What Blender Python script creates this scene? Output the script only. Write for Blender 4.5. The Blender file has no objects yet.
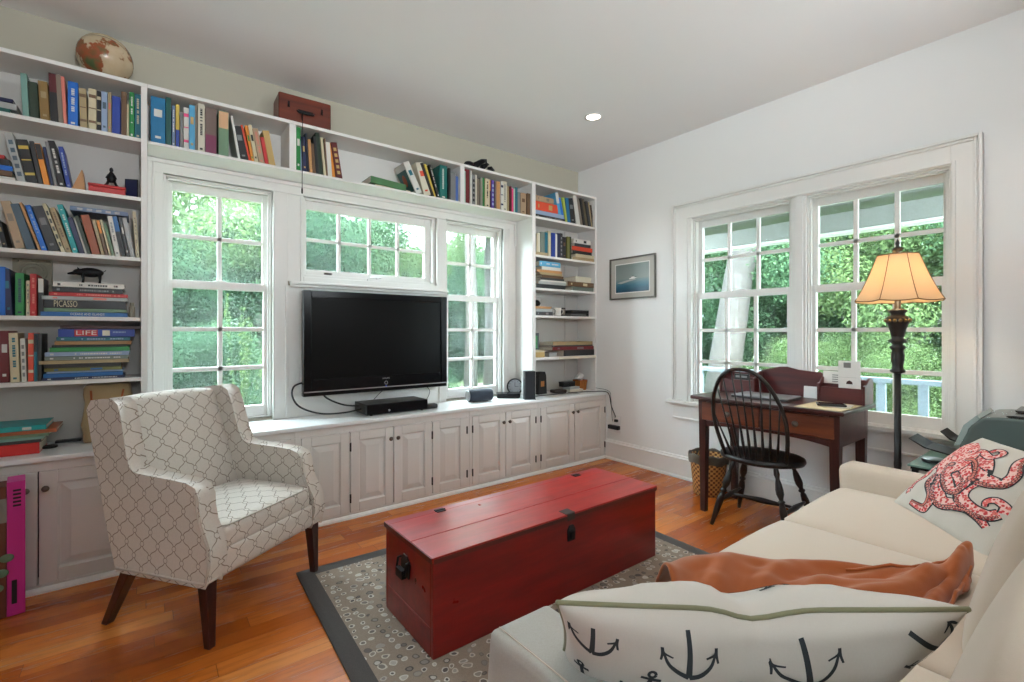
import bpy, bmesh, math, random
from mathutils import Vector, Matrix, noise
PI = math.pi
R = math.radians
scene = bpy.context.scene
col = scene.collection

# ---------------------------------------------------------------- camera
cam_data = bpy.data.cameras.new('camera')
cam = bpy.data.objects.new('camera', cam_data)
col.objects.link(cam)
cam.location = (0, 0, 1.2)
cam.rotation_euler = (R(90), 0, R(-37.64))
cam_data.sensor_width = 36
cam_data.lens = 16.73
cam_data.shift_y = -9 / 1024
cam_data.clip_start = 0.02
cam_data.clip_end = 300
scene.camera = cam

# ---------------------------------------------------------------- world, sun, lamps of the room, exposure
world = bpy.data.worlds.new('world')
scene.world = world
world.use_nodes = True
wn = world.node_tree
wn.nodes['Background'].inputs['Color'].default_value = (0.76, 0.90, 1.0, 1)
wn.nodes['Background'].inputs['Strength'].default_value = 34.0

def light(name, kind, loc, energy, color=(1, 1, 1), rot=(0, 0, 0), **kw):
    d = bpy.data.lights.new(name, kind)
    d.energy = energy
    d.color = color
    for k, v in kw.items():
        setattr(d, k, v)
    o = bpy.data.objects.new(name, d)
    o.location = loc
    o.rotation_euler = rot
    col.objects.link(o)
    return o

light('sun', 'SUN', (0, 0, 20), 24.0, (1.0, 0.95, 0.85), (R(38), 0, R(-35)), angle=R(2))

scene.view_settings.view_transform = 'Standard'
scene.view_settings.look = 'None'
scene.view_settings.gamma = 1
scene.view_settings.use_curve_mapping = False
scene.view_settings.exposure = -0.08

# ---------------------------------------------------------------- key planes (metres)
YW = 3.434      # wall with the bookcases
YS = 3.184      # front of the bookshelves
YC = 3.06       # front of the cabinets
XW = 3.50       # wall with the desk
H = 2.827       # ceiling
ZC = 0.628      # counter top

# ---------------------------------------------------------------- helpers
def tag(o, label=None, cat=None, group=None, kind=None):
    if label: o['label'] = label
    if cat: o['category'] = cat
    if group: o['group'] = group
    if kind: o['kind'] = kind
    return o

def thing(name, label, cat, loc=(0, 0, 0), rz=0, group=None, rot=None):
    o = bpy.data.objects.new(name, None)
    o.empty_display_size = 0.05
    col.objects.link(o)
    o.location = loc
    o.rotation_euler = rot if rot else (0, 0, rz)
    return tag(o, label, cat, group)

def struct_root(name, loc=(0, 0, 0)):
    o = bpy.data.objects.new(name, None)
    col.objects.link(o)
    o.location = loc
    o['kind'] = 'structure'
    return o

class MB:
    def __init__(self):
        self.v = []; self.f = []; self.uv = None
    def add(self, vs, fs):
        n = len(self.v)
        self.v += [tuple(p) for p in vs]
        self.f += [tuple(i + n for i in f) for f in fs]
        return self
    def box(self, x0, x1, y0, y1, z0, z1, mtx=None):
        if x0 > x1: x0, x1 = x1, x0
        if y0 > y1: y0, y1 = y1, y0
        if z0 > z1: z0, z1 = z1, z0
        vs = [Vector(p) for p in ((x0,y0,z0),(x1,y0,z0),(x1,y1,z0),(x0,y1,z0),(x0,y0,z1),(x1,y0,z1),(x1,y1,z1),(x0,y1,z1))]
        if mtx: vs = [mtx @ p for p in vs]
        return self.add(vs, [(0,3,2,1),(4,5,6,7),(0,1,5,4),(1,2,6,5),(2,3,7,6),(3,0,4,7)])
    def lathe(self, prof, n=20, c=(0, 0, 0), mtx=None, caps=True, sx=1, sy=1):
        vs = []; fs = []
        for r, z in prof:
            for i in range(n):
                a = 2 * PI * i / n
                vs.append(Vector((c[0] + r * math.cos(a) * sx, c[1] + r * math.sin(a) * sy, c[2] + z)))
        for k in range(len(prof) - 1):
            for i in range(n):
                j = (i + 1) % n
                fs.append((k*n+i, k*n+j, (k+1)*n+j, (k+1)*n+i))
        if caps:
            fs.append(tuple(range(n))[::-1])
            fs.append(tuple((len(prof)-1)*n + i for i in range(n)))
        if mtx: vs = [mtx @ p for p in vs]
        return self.add(vs, fs)
    def cyl(self, c, r, z0, z1, n=16, mtx=None):
        return self.lathe([(r, z0), (r, z1)], n, (c[0], c[1], 0), mtx)
    def tube(self, pts, r, n=8, closed=False):
        pts = [Vector(p) for p in pts]
        rr = r if isinstance(r, (list, tuple)) else [r] * len(pts)
        vs = []; fs = []
        up = None
        m = len(pts)
        for i, p in enumerate(pts):
            if closed: t = pts[(i+1) % m] - pts[i-1]
            elif i == 0: t = pts[1] - p
            elif i == m - 1: t = p - pts[i-1]
            else: t = pts[i+1] - pts[i-1]
            t.normalize()
            if up is None:
                up = Vector((0, 0, 1)) if abs(t.z) < 0.9 else Vector((1, 0, 0))
            side = t.cross(up)
            if side.length < 1e-6: side = t.orthogonal()
            side.normalize()
            up = side.cross(t).normalized()
            for k in range(n):
                a = 2 * PI * k / n
                vs.append(p + (side * math.cos(a) + up * math.sin(a)) * rr[i])
        for i in range(m if closed else m - 1):
            for k in range(n):
                k2 = (k + 1) % n; j = (i + 1) % m
                fs.append((i*n+k, j*n+k, j*n+k2, i*n+k2))
        if not closed:
            fs.append(tuple(range(n)))
            fs.append(tuple((m-1)*n + k for k in range(n))[::-1])
        return self.add(vs, fs)
    def prism(self, poly, a0, a1, axis='x'):
        # poly: 2-D outline; axis x: (y,z), y: (x,z), z: (x,y)
        n = len(poly)
        def P(u, v, a):
            return {'x': (a, u, v), 'y': (u, a, v), 'z': (u, v, a)}[axis]
        vs = [P(u, v, a0) for u, v in poly] + [P(u, v, a1) for u, v in poly]
        fs = [tuple(range(n)), tuple(range(n, 2*n))[::-1]]
        for i in range(n):
            j = (i + 1) % n
            fs.append((i, i + n, j + n, j))
        return self.add(vs, fs)
    def sphere(self, c, r, nu=16, nv=10, s=(1, 1, 1), mtx=None):
        vs = [Vector((0, 0, 1))]; fs = []
        for j in range(1, nv):
            th = PI * j / nv
            for i in range(nu):
                a = 2 * PI * i / nu
                vs.append(Vector((math.sin(th)*math.cos(a), math.sin(th)*math.sin(a), math.cos(th))))
        vs.append(Vector((0, 0, -1)))
        for i in range(nu):
            fs.append((0, 1 + i, 1 + (i + 1) % nu))
        for j in range(nv - 2):
            for i in range(nu):
                a = 1 + j*nu + i; b = 1 + j*nu + (i + 1) % nu
                fs.append((a, a + nu, b + nu, b))
        L = len(vs) - 1
        for i in range(nu):
            fs.append((L, 1 + (nv-2)*nu + (i + 1) % nu, 1 + (nv-2)*nu + i))
        out = []
        for p in vs:
            q = Vector((p.x*r*s[0], p.y*r*s[1], p.z*r*s[2]))
            if mtx: q = mtx @ q
            out.append(q + Vector(c))
        return self.add(out, fs)
    def build(self, name, mat, parent=None, smooth=False, bevel=0, seg=2, sub=0, autosmooth=None, fix=True):
        me = bpy.data.meshes.new(name)
        me.from_pydata(self.v, [], self.f)
        if fix:
            bm = bmesh.new(); bm.from_mesh(me)
            bmesh.ops.recalc_face_normals(bm, faces=bm.faces)
            bm.to_mesh(me); bm.free()
        me.update()
        if mat: me.materials.append(mat)
        o = bpy.data.objects.new(name, me)
        col.objects.link(o)
        if parent: o.parent = parent
        if smooth:
            me.polygons.foreach_set('use_smooth', [True] * len(me.polygons))
            if autosmooth is not None:
                me.set_sharp_from_angle(angle=R(autosmooth))
        if bevel:
            b = o.modifiers.new('bevel', 'BEVEL'); b.width = bevel; b.segments = seg
            b.limit_method = 'ANGLE'; b.angle_limit = R(35)
        if sub:
            s = o.modifiers.new('sub', 'SUBSURF'); s.levels = sub; s.render_levels = sub
        return o

def rounded(dims, r, n=12, deform=None):
    """rounded box centred at the origin with a regular grid on each face"""
    mb = MB()
    hx, hy, hz = dims[0]/2, dims[1]/2, dims[2]/2
    idx = {}
    def vert(i, j, k):
        key = (i, j, k)
        if key in idx: return idx[key]
        def c(t, h):
            # cluster samples near the ends so that the roundings are resolved
            u = 2 * t / n - 1
            u = math.copysign(1 - (1 - abs(u)) ** 1.5, u)
            return u * h
        p = Vector((c(i, hx), c(j, hy), c(k, hz)))
        q = Vector((max(-hx + r, min(hx - r, p.x)), max(-hy + r, min(hy - r, p.y)), max(-hz + r, min(hz - r, p.z))))
        d = p - q
        if d.length > 1e-9:
            m = max(abs(d.x), abs(d.y), abs(d.z))
            p = q + d.normalized() * m
        if deform: p = Vector(deform(p, Vector((p.x/hx, p.y/hy, p.z/hz))))
        idx[key] = len(mb.v)
        mb.v.append(tuple(p))
        return idx[key]
    for a in range(n):
        for b in range(n):
            mb.f.append((vert(a,b,0), vert(a,b+1,0), vert(a+1,b+1,0), vert(a+1,b,0)))
            mb.f.append((vert(a,b,n), vert(a+1,b,n), vert(a+1,b+1,n), vert(a,b+1,n)))
            mb.f.append((vert(a,0,b), vert(a+1,0,b), vert(a+1,0,b+1), vert(a,0,b+1)))
            mb.f.append((vert(a,n,b), vert(a,n,b+1), vert(a+1,n,b+1), vert(a+1,n,b)))
            mb.f.append((vert(0,a,b), vert(0,a,b+1), vert(0,a+1,b+1), vert(0,a+1,b)))
            mb.f.append((vert(n,a,b), vert(n,a+1,b), vert(n,a+1,b+1), vert(n,a,b+1)))
    return mb

def box_uv(o):
    me = o.data
    uv = me.uv_layers.new(name='UVMap')
    for p in me.polygons:
        n = p.normal
        ax = max(range(3), key=lambda i: abs(n[i]))
        for li in p.loop_indices:
            c = me.vertices[me.loops[li].vertex_index].co
            uv.data[li].uv = ((c.y, c.z), (c.x, c.z), (c.x, c.y))[ax]

def copy_tree(o, parent=None):
    c = o.copy()
    col.objects.link(c)
    c.parent = parent
    for ch in KIDS.get(o.name, []):
        KIDS.setdefault(c.name, []).append(copy_tree(ch, c))
    return c
KIDS = {}
def kids(root, lst):
    KIDS[root.name] = lst

def text_mesh(s, size, extrude=0.0004, font_shear=0.0):
    cu = bpy.data.curves.new('txt', 'FONT')
    cu.body = s; cu.size = size; cu.extrude = extrude; cu.align_x = 'CENTER'; cu.align_y = 'CENTER'
    cu.resolution_u = 2
    ob = bpy.data.objects.new('txt', cu)
    col.objects.link(ob)
    bpy.context.view_layer.update()
    dg = bpy.context.evaluated_depsgraph_get()
    me = ob.evaluated_get(dg).to_mesh()
    vs = [v.co.copy() for v in me.vertices]
    fs = [tuple(p.vertices) for p in me.polygons]
    bpy.data.objects.remove(ob)
    return vs, fs

def writing(s, size, mat, parent, mtx, name='lettering', width=None):
    """flat lettering; mtx maps text plane (x right, y up, z towards reader) to the parent's space"""
    vs, fs = text_mesh(s, size)
    if width:
        w = max(v.x for v in vs) - min(v.x for v in vs)
        k = width / w
        vs = [Vector((v.x * k, v.y, v.z)) for v in vs]
    mb = MB(); mb.add([mtx @ v for v in vs], fs)
    return mb.build(name, mat, parent, fix=False)

# ---------------------------------------------------------------- node helpers
class S:
    """socket wrapper with arithmetic"""
    def __init__(self, nt, s): self.nt = nt; self.s = s
    def _m(self, op, *a):
        n = self.nt.nodes.new('ShaderNodeMath'); n.operation = op
        for i, x in enumerate((self,) + a):
            if isinstance(x, S): self.nt.links.new(x.s, n.inputs[i])
            else: n.inputs[i].default_value = x
        return S(self.nt, n.outputs[0])
    def __add__(self, o): return self._m('ADD', o)
    def __sub__(self, o): return self._m('SUBTRACT', o)
    def __mul__(self, o): return self._m('MULTIPLY', o)
    def __truediv__(self, o): return self._m('DIVIDE', o)
    def __neg__(self): return self._m('MULTIPLY', -1.0)
    __radd__ = __add__; __rmul__ = __mul__
    def abs(self): return self._m('ABSOLUTE')
    def sin(self): return self._m('SINE')
    def sqrt(self): return self._m('SQRT')
    def floor(self): return self._m('FLOOR')
    def fract(self): return self._m('FRACT')
    def round(self): return self._m('ROUND')
    def lt(self, o): return self._m('LESS_THAN', o)
    def gt(self, o): return self._m('GREATER_THAN', o)
    def mx(self, o): return self._m('MAXIMUM', o)
    def mn(self, o): return self._m('MINIMUM', o)
    def step(self, a, b):
        n = self.nt.nodes.new('ShaderNodeMapRange'); n.interpolation_type = 'SMOOTHSTEP'
        self.nt.links.new(self.s, n.inputs[0])
        n.inputs[1].default_value = a; n.inputs[2].default_value = b
        return S(self.nt, n.outputs[0])

def new_mat(name, color=(0.8, 0.8, 0.8), rough=0.5, metal=0.0, **kw):
    m = bpy.data.materials.new(name)
    m.use_nodes = True
    b = m.node_tree.nodes['Principled BSDF']
    b.inputs['Base Color'].default_value = (*color, 1)
    b.inputs['Roughness'].default_value = rough
    b.inputs['Metallic'].default_value = metal
    for k, v in kw.items():
        b.inputs[k.replace('_', ' ')].default_value = v
    return m

def srgb(r, g, b):
    def c(x):
        x /= 255.0
        return x / 12.92 if x <= 0.04045 else ((x + 0.055) / 1.055) ** 2.4
    return (c(r), c(g), c(b))

def nodes(m): return m.node_tree, m.node_tree.nodes['Principled BSDF']
def coords(nt, kind='Object'):
    n = nt.nodes.new('ShaderNodeTexCoord')
    return n.outputs[kind]
def sep(nt, s):
    n = nt.nodes.new('ShaderNodeSeparateXYZ'); nt.links.new(s, n.inputs[0])
    return [S(nt, o) for o in n.outputs]
def comb(nt, x, y, z=0.0):
    n = nt.nodes.new('ShaderNodeCombineXYZ')
    for i, v in enumerate((x, y, z)):
        if isinstance(v, S): nt.links.new(v.s, n.inputs[i])
        else: n.inputs[i].default_value = v
    return n.outputs[0]
def nz(nt, vec, scale, detail=4, rough=0.5, out='Fac'):
    n = nt.nodes.new('ShaderNodeTexNoise')
    n.inputs['Scale'].default_value = scale; n.inputs['Detail'].default_value = detail
    n.inputs['Roughness'].default_value = rough
    if vec is not None: nt.links.new(vec, n.inputs['Vector'])
    return S(nt, n.outputs[out])
def wnoise(nt, vec):
    n = nt.nodes.new('ShaderNodeTexWhiteNoise'); n.noise_dimensions = '3D'
    nt.links.new(vec, n.inputs['Vector'])
    return S(nt, n.outputs['Value'])
def mix(nt, f, a, b, blend='MIX'):
    n = nt.nodes.new('ShaderNodeMix'); n.data_type = 'RGBA'; n.blend_type = blend
    def put(x, i):
        if isinstance(x, S): nt.links.new(x.s, n.inputs[i])
        elif hasattr(x, 'is_output') or isinstance(x, bpy.types.NodeSocket): nt.links.new(x, n.inputs[i])
        elif isinstance(x, (int, float)): n.inputs[i].default_value = x
        else: n.inputs[i].default_value = (*x, 1)
    put(f, 0); put(a, 6); put(b, 7)
    return n.outputs[2]
def ramp(nt, f, stops):
    n = nt.nodes.new('ShaderNodeValToRGB')
    e = n.color_ramp.elements
    while len(e) < len(stops): e.new(0.5)
    for i, (p, c) in enumerate(stops):
        e[i].position = p; e[i].color = (*c, 1)
    nt.links.new(f.s if isinstance(f, S) else f, n.inputs[0])
    return n.outputs[0]
def bump(nt, b, h, dist=0.002, strength=0.5):
    n = nt.nodes.new('ShaderNodeBump')
    n.inputs['Distance'].default_value = dist; n.inputs['Strength'].default_value = strength
    nt.links.new(h.s if isinstance(h, S) else h, n.inputs['Height'])
    nt.links.new(n.outputs[0], b.inputs['Normal'])
def setc(nt, b, s, inp='Base Color'):
    nt.links.new(s.s if isinstance(s, S) else s, b.inputs[inp])

# ---------------------------------------------------------------- materials
def paint(name, color, rough=0.5, var=0.03, bmp=0.0):
    m = new_mat(name, color, rough)
    nt, b = nodes(m)
    n = nz(nt, coords(nt), 3.0, 3)
    c2 = tuple(min(1, x * (1 - var * 2)) for x in color)
    setc(nt, b, mix(nt, n, color, c2))
    if bmp:
        bump(nt, b, nz(nt, coords(nt), 220, 2), 0.001, bmp)
    return m
def wood(name, c1, c2, rough=0.4, axis='x', scale=1.0, wear=None):
    m = new_mat(name, c1, rough)
    nt, b = nodes(m)
    x, y, z = sep(nt, coords(nt))
    k = {'x': (2, 30, 30), 'y': (30, 2, 30), 'z': (30, 30, 2)}[axis]
    v = comb(nt, x * (k[0]*scale), y * (k[1]*scale), z * (k[2]*scale))
    n = nz(nt, v, 1.0, 6, 0.6)
    c = ramp(nt, n, [(0.3, c1), (0.7, c2)])
    if wear:
        w = nz(nt, coords(nt), 9, 6, 0.7).step(0.62, 0.7)
        c = mix(nt, w, c, wear)
    setc(nt, b, c)
    bump(nt, b, n, 0.001, 0.15)
    return m
def fabric(name, c1, c2, scale=500, rough=0.9, bmp=0.3, big=0.06):
    m = new_mat(name, c1, rough, Sheen_Weight=0.25)
    nt, b = nodes(m)
    x, y, z = sep(nt, coords(nt))
    w = ((x * scale).sin() * (y * scale).sin() + (z * scale).sin()) * 0.25 + 0.5
    n = nz(nt, coords(nt), scale * 0.25, 3)
    h = w * 0.5 + n * 0.5
    n2 = nz(nt, coords(nt), scale * 0.9, 2)
    c = mix(nt, n2 * 0.6 + n * 0.15, c1, c2)
    setc(nt, b, c)
    bump(nt, b, n2 * 0.6 + w * 0.4, 0.0006, bmp)
    return m

M = {}
M['wall'] = paint('wall_paint', srgb(240, 240, 238), 0.75, 0.012, 0.06)
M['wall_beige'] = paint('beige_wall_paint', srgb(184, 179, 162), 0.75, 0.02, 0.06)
M['ceiling'] = paint('ceiling_paint', srgb(240, 240, 240), 0.85, 0.01)
M['trim'] = paint('white_trim_paint', srgb(235, 234, 230), 0.35, 0.01)
M['cab'] = paint('cabinet_paint', srgb(224, 221, 216), 0.38, 0.015)
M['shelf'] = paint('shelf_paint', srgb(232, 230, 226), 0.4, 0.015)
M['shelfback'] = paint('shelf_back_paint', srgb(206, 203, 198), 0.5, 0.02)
M['counter'] = paint('counter_paint', srgb(238, 240, 241), 0.28, 0.015)
M['black'] = new_mat('black_plastic', srgb(22, 22, 24), 0.35)
M['matte_black'] = new_mat('matte_black', srgb(24, 23, 23), 0.7)
M['screen'] = new_mat('tv_screen', (0.003, 0.003, 0.003), 0.3, Specular_IOR_Level=0.12)
M['gloss_black'] = new_mat('gloss_black', (0.005, 0.005, 0.006), 0.2, Specular_IOR_Level=0.15)
M['steel'] = new_mat('brushed_steel', (0.45, 0.45, 0.46), 0.3, 1.0)
M['pewter'] = new_mat('pewter_knob', (0.14, 0.12, 0.10), 0.35, 0.9)
M['brass'] = new_mat('old_brass', (0.25, 0.17, 0.07), 0.4, 0.9)
M['iron'] = new_mat('black_iron', (0.012, 0.012, 0.014), 0.45, 0.6)
M['hinge'] = new_mat('dark_hinge', (0.06, 0.055, 0.05), 0.5, 0.7)
M['white_plastic'] = new_mat('white_plastic', srgb(232, 232, 230), 0.35)
M['paper'] = new_mat('paper', srgb(224, 216, 198), 0.85)
M['cable'] = new_mat('cable_rubber', (0.01, 0.01, 0.011), 0.5)
M['darkwood'] = wood('dark_mahogany', srgb(74, 26, 20), srgb(42, 16, 14), 0.32, 'y')
M['drawerwood'] = wood('drawer_wood', srgb(126, 62, 30), srgb(84, 36, 20), 0.35, 'y')
M['legwood'] = wood('leg_mahogany', srgb(70, 30, 22), srgb(40, 17, 14), 0.3, 'z')
M['hutch'] = wood('hutch_wood', srgb(92, 36, 34), srgb(58, 22, 24), 0.4, 'y')
M['windsor'] = wood('windsor_black_paint', srgb(30, 24, 22), srgb(16, 13, 13), 0.33, 'z', 1.0, srgb(66, 40, 26))
M['lampblack'] = wood('lamp_black_finish', srgb(34, 30, 28), srgb(18, 16, 16), 0.35, 'z')
M['linen'] = fabric('linen_slipcover', srgb(206, 190, 172), srgb(194, 177, 158), 700)
M['linen_arm'] = fabric('grey_linen_throw', srgb(178, 173, 164), srgb(146, 141, 132), 420, 0.95, 0.8)
M['pillow_white'] = fabric('pillow_cotton', srgb(202, 196, 186), srgb(190, 183, 172), 700)
M['piping'] = fabric('olive_piping', srgb(128, 126, 96), srgb(108, 106, 78), 900)
M['rust'] = fabric('rust_velvet', srgb(166, 84, 22), srgb(134, 62, 12), 600, 0.85, 0.4)
M['ink'] = new_mat('anchor_ink', srgb(44, 50, 54), 0.9)
M['red_ink'] = new_mat('red_ink', srgb(200, 66, 62), 0.9)
M['glass_clear'] = new_mat('clear_glass', (0.9, 0.95, 0.93), 0.05, Transmission_Weight=1.0)

def mk_pane():
    m = bpy.data.materials.new('window_glass')
    m.use_nodes = True
    nt = m.node_tree
    nt.nodes.clear()
    out = nt.nodes.new('ShaderNodeOutputMaterial')
    tr = nt.nodes.new('ShaderNodeBsdfTransparent'); tr.inputs[0].default_value = (0.955, 0.975, 0.96, 1)
    gl = nt.nodes.new('ShaderNodeBsdfGlossy'); gl.inputs['Roughness'].default_value = 0.02
    df = nt.nodes.new('ShaderNodeBsdfTranslucent'); df.inputs[0].default_value = (0.88, 0.92, 0.88, 1)
    lw = nt.nodes.new('ShaderNodeLayerWeight'); lw.inputs['Blend'].default_value = 0.5; fc = S(nt, lw.outputs['Facing']); fr = (fc * fc * fc * fc * fc) * 0.4 + 0.004
    m1 = nt.nodes.new('ShaderNodeMixShader'); m2 = nt.nodes.new('ShaderNodeMixShader')
    nt.links.new(fr.s, m1.inputs[0]); nt.links.new(tr.outputs[0], m1.inputs[1]); nt.links.new(gl.outputs[0], m1.inputs[2])
    m2.inputs[0].default_value = 0.010  # faint milky veil set into the glass to haze the outdoor view
    nt.links.new(m1.outputs[0], m2.inputs[1]); nt.links.new(df.outputs[0], m2.inputs[2])
    nt.links.new(m2.outputs[0], out.inputs[0])
    return m
M['pane'] = mk_pane()

def mk_floor():
    m = new_mat('oak_floor', (0.4, 0.15, 0.05), 0.28)
    nt, b = nodes(m)
    x, y, z = sep(nt, coords(nt))
    w = 0.084
    row = (y / w).floor()
    rnd = wnoise(nt, comb(nt, row, 3.0, 1.0))
    xs = x / 0.95 + rnd * 7.0
    brd = xs.floor()
    rc = wnoise(nt, comb(nt, row, brd, 9.0))
    g = nz(nt, comb(nt, x * 2.2 + rc * 31.0, y * 26.0, rc * 9.0), 1.6, 6, 0.62)
    c = ramp(nt, rc, [(0.0, srgb(150, 70, 18)), (0.35, srgb(176, 90, 28)), (0.7, srgb(196, 110, 42)), (1.0, srgb(212, 134, 66))])
    dark = mix(nt, 0.5, c, srgb(92, 36, 10))
    c = mix(nt, g.step(0.42, 0.75), c, dark)
    fy = (y / w).fract(); fx = xs.fract()
    gap = fy.lt(0.014).mx(fx.lt(0.0025))
    c = mix(nt, gap * 0.7, c, srgb(66, 28, 10))
    setc(nt, b, c)
    setc(nt, b, g * 0.12 + 0.2, 'Roughness')
    h = (gap * -1.0) + g * 0.06
    bump(nt, b, h, 0.0012, 0.6)
    return m
M['floor'] = mk_floor()

def mk_lattice():
    m = new_mat('trellis_fabric', srgb(222, 216, 208), 0.9, Sheen_Weight=0.3)
    nt, b = nodes(m)
    u, v, _ = sep(nt, coords(nt, 'UV'))
    W, Hh = 0.082, 0.098
    a = u / W + v / Hh + 0.0
    c = u / W - v / Hh + 0.5
    a2 = a + (c * (2 * PI)).sin() * 0.07
    c2 = c + (a * (2 * PI)).sin() * 0.07
    fa = a - a.round(); fc = c - c.round()
    du = (fa + fc) * (W / 2); dv = (fa - fc) * (Hh / 2)
    r = (du * du + dv * dv).sqrt()
    la = (a2 - a2.round()).abs().lt(0.030)
    lc = (c2 - c2.round()).abs().lt(0.030)
    line = la.mx(lc) * r.gt(0.0095)
    ring = (r - 0.0095).abs().lt(0.0013)
    mask = line.mx(ring)
    n = nz(nt, coords(nt), 160, 3)
    base = mix(nt, n, srgb(226, 219, 210), srgb(206, 198, 188))
    col_ = mix(nt, mask * 0.9, base, srgb(138, 122, 106))
    setc(nt, b, col_)
    bump(nt, b, mask * 1.0 + n * 0.5, 0.0012, 0.5)
    return m
M['lattice'] = mk_lattice()
M['chair_pipe'] = fabric('chair_piping', srgb(208, 200, 190), srgb(190, 182, 172), 900)

def mk_rug():
    m = new_mat('pebble_rug', (0.3, 0.28, 0.26), 0.95)
    nt, b = nodes(m)
    x, y, z = sep(nt, coords(nt))
    wob = nz(nt, coords(nt), 14, 2, 0.5)
    vec = comb(nt, x * 23.0 + wob * 0.9, y * 23.0 - wob * 0.7, 0.0)
    vo = nt.nodes.new('ShaderNodeTexVoronoi'); vo.voronoi_dimensions = '2D'
    vo.inputs['Scale'].default_value = 1.0; vo.inputs['Randomness'].default_value = 0.62
    nt.links.new(vec, vo.inputs['Vector'])
    d = S(nt, vo.outputs['Distance'])
    cr, cg, cb = [S(nt, s) for s in ()] or sep(nt, vo.outputs['Color'])
    rad = cr * 0.14 + 0.22
    inner = rad - 0.11
    n = nz(nt, coords(nt), 320, 3, 0.7)
    ground = mix(nt, n, srgb(162, 146, 128), srgb(124, 108, 94))
    ringc = ramp(nt, cg, [(0.0, srgb(70, 64, 60)), (0.25, srgb(104, 94, 86)), (0.5, srgb(206, 198, 186)), (1.0, srgb(196, 184, 168))])
    inc = ramp(nt, cb, [(0.0, srgb(196, 188, 176)), (0.45, srgb(126, 116, 108)), (0.85, srgb(78, 70, 66)), (1.0, srgb(150, 138, 124))])
    c = mix(nt, d.lt(rad), ground, ringc)
    c = mix(nt, d.lt(inner), c, inc)
    # plain charcoal border
    ex = (x.abs() - 0.855).gt(0.0); ey = (y.abs() - 1.295).gt(0.0)
    edge = ex.mx(ey)
    bord = mix(nt, n, srgb(84, 78, 74), srgb(58, 54, 52))
    c = mix(nt, edge, c, bord)
    c = mix(nt, n * 0.35, c, srgb(60, 55, 52))
    setc(nt, b, c)
    bump(nt, b, n + d.lt(rad) * 0.5, 0.003, 0.6)
    return m
M['rug'] = mk_rug()

def mk_trunk(cs=(srgb(98, 6, 5), srgb(124, 12, 9), srgb(146, 24, 16))):
    m = new_mat('red_chest_paint', srgb(120, 16, 14), 0.3, Coat_Weight=0.25, Coat_Roughness=0.2)
    nt, b = nodes(m)
    x, y, z = sep(nt, coords(nt))
    n = nz(nt, comb(nt, x * 2.0, y * 14.0, z * 14.0), 1.5, 6, 0.6)
    c = ramp(nt, n, [(0.3, cs[0]), (0.6, cs[1]), (0.85, cs[2])])
    w = nz(nt, coords(nt), 16, 8, 0.75).step(0.66, 0.72)
    c = mix(nt, w * 0.8, c, srgb(66, 34, 24))
    setc(nt, b, c)
    setc(nt, b, nz(nt, coords(nt), 6, 4) * 0.25 + 0.2, 'Roughness')
    bump(nt, b, n, 0.0015, 0.25)
    return m
M['trunk'] = mk_trunk()
M['trunk_lid_lit'] = mk_trunk((srgb(134, 18, 14), srgb(164, 28, 22), srgb(184, 44, 34)))  # same chest red, brightened in colour for the light falling on the lid
M['trunk_edge'] = wood('worn_chest_edge', srgb(96, 30, 20), srgb(60, 22, 16), 0.5, 'x', 1.0, srgb(150, 110, 80))
# ---------------------------------------------------------------- room shell
XL, YB = -1.42, -1.75     # left wall, wall behind the sofa (both outside the frame)
mb = MB().box(XL, XW, YB, YW, -0.12, 0)
tag(mb.build('floor', M['floor']), kind='structure')
mb = MB().box(XL - 0.2, XW + 0.2, YB - 0.2, YW + 0.2, H, H + 0.2)
tag(mb.build('ceiling', M['ceiling']), kind='structure')

# wall with the bookcases: openings for three windows
Wt = 0.115
O1 = (0.085, 0.66, 0.65, 2.12); O2 = (0.85, 1.865, 1.575, 2.12); O3 = (1.955, 2.53, 0.65, 2.12)
mb = MB()
y0, y1 = YW, YW + Wt
mb.box(XL - 0.2, O1[0], y0, y1, 0, H)
mb.box(O1[0], XW + 0.2, y0, y1, 2.12, H)
mb.box(O1[0], O1[1], y0, y1, 0, 0.65)
mb.box(O1[1], O2[0], y0, y1, 0, 2.12)
mb.box(O2[0], O2[1], y0, y1, 0, 1.575)
mb.box(O2[1], O3[0], y0, y1, 0, 2.12)
mb.box(O3[0], O3[1], y0, y1, 0, 0.65)
mb.box(O3[1], XW + 0.2, y0, y1, 0, 2.12)
tag(mb.build('wall_back', M['wall_beige']), kind='structure')

# wall with the desk: opening for the pair of windows
PB = (0.595, 1.315, 1.405, 2.15, 0.64, 2.11)
mb = MB()
x0, x1 = XW, XW + Wt
mb.box(x0, x1, YB - 0.2, PB[0], 0, H)
mb.box(x0, x1, PB[3], YW, 0, H)
mb.box(x0, x1, PB[0], PB[3], 0, PB[4])
mb.box(x0, x1, PB[0], PB[3], PB[5], H)
tag(mb.build('wall_right', M['wall']), kind='structure')

# left wall, its opening added to let fill light in; wall behind the sofa
mb = MB()
LO = (-1.2, -0.7, 1.3, 2.1)
mb.box(XL - 0.2, XL, LO[1], YW, 0, H)
mb.box(XL - 0.2, XL, YB - 0.2, LO[0], 0, H)
mb.box(XL - 0.2, XL, LO[0], LO[1], LO[3], H)
mb.box(XL - 0.2, XL, LO[0], LO[1], 0, LO[2])
tag(mb.build('wall_left', M['wall']), kind='structure')
mb = MB()
mb.box(XL, XW, YB - 0.2, YB, 0, H)
tag(mb.build('wall_front', M['wall']), kind='structure')

# baseboard on the desk wall
prof = [(XW, 0), (XW - 0.018, 0), (XW - 0.018, 0.150), (XW - 0.026, 0.154), (XW - 0.026, 0.160), (XW - 0.014, 0.168), (XW - 0.010, 0.180), (XW, 0.182)]
mb = MB().prism(prof, YB, YC - 0.0, 'y')
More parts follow.
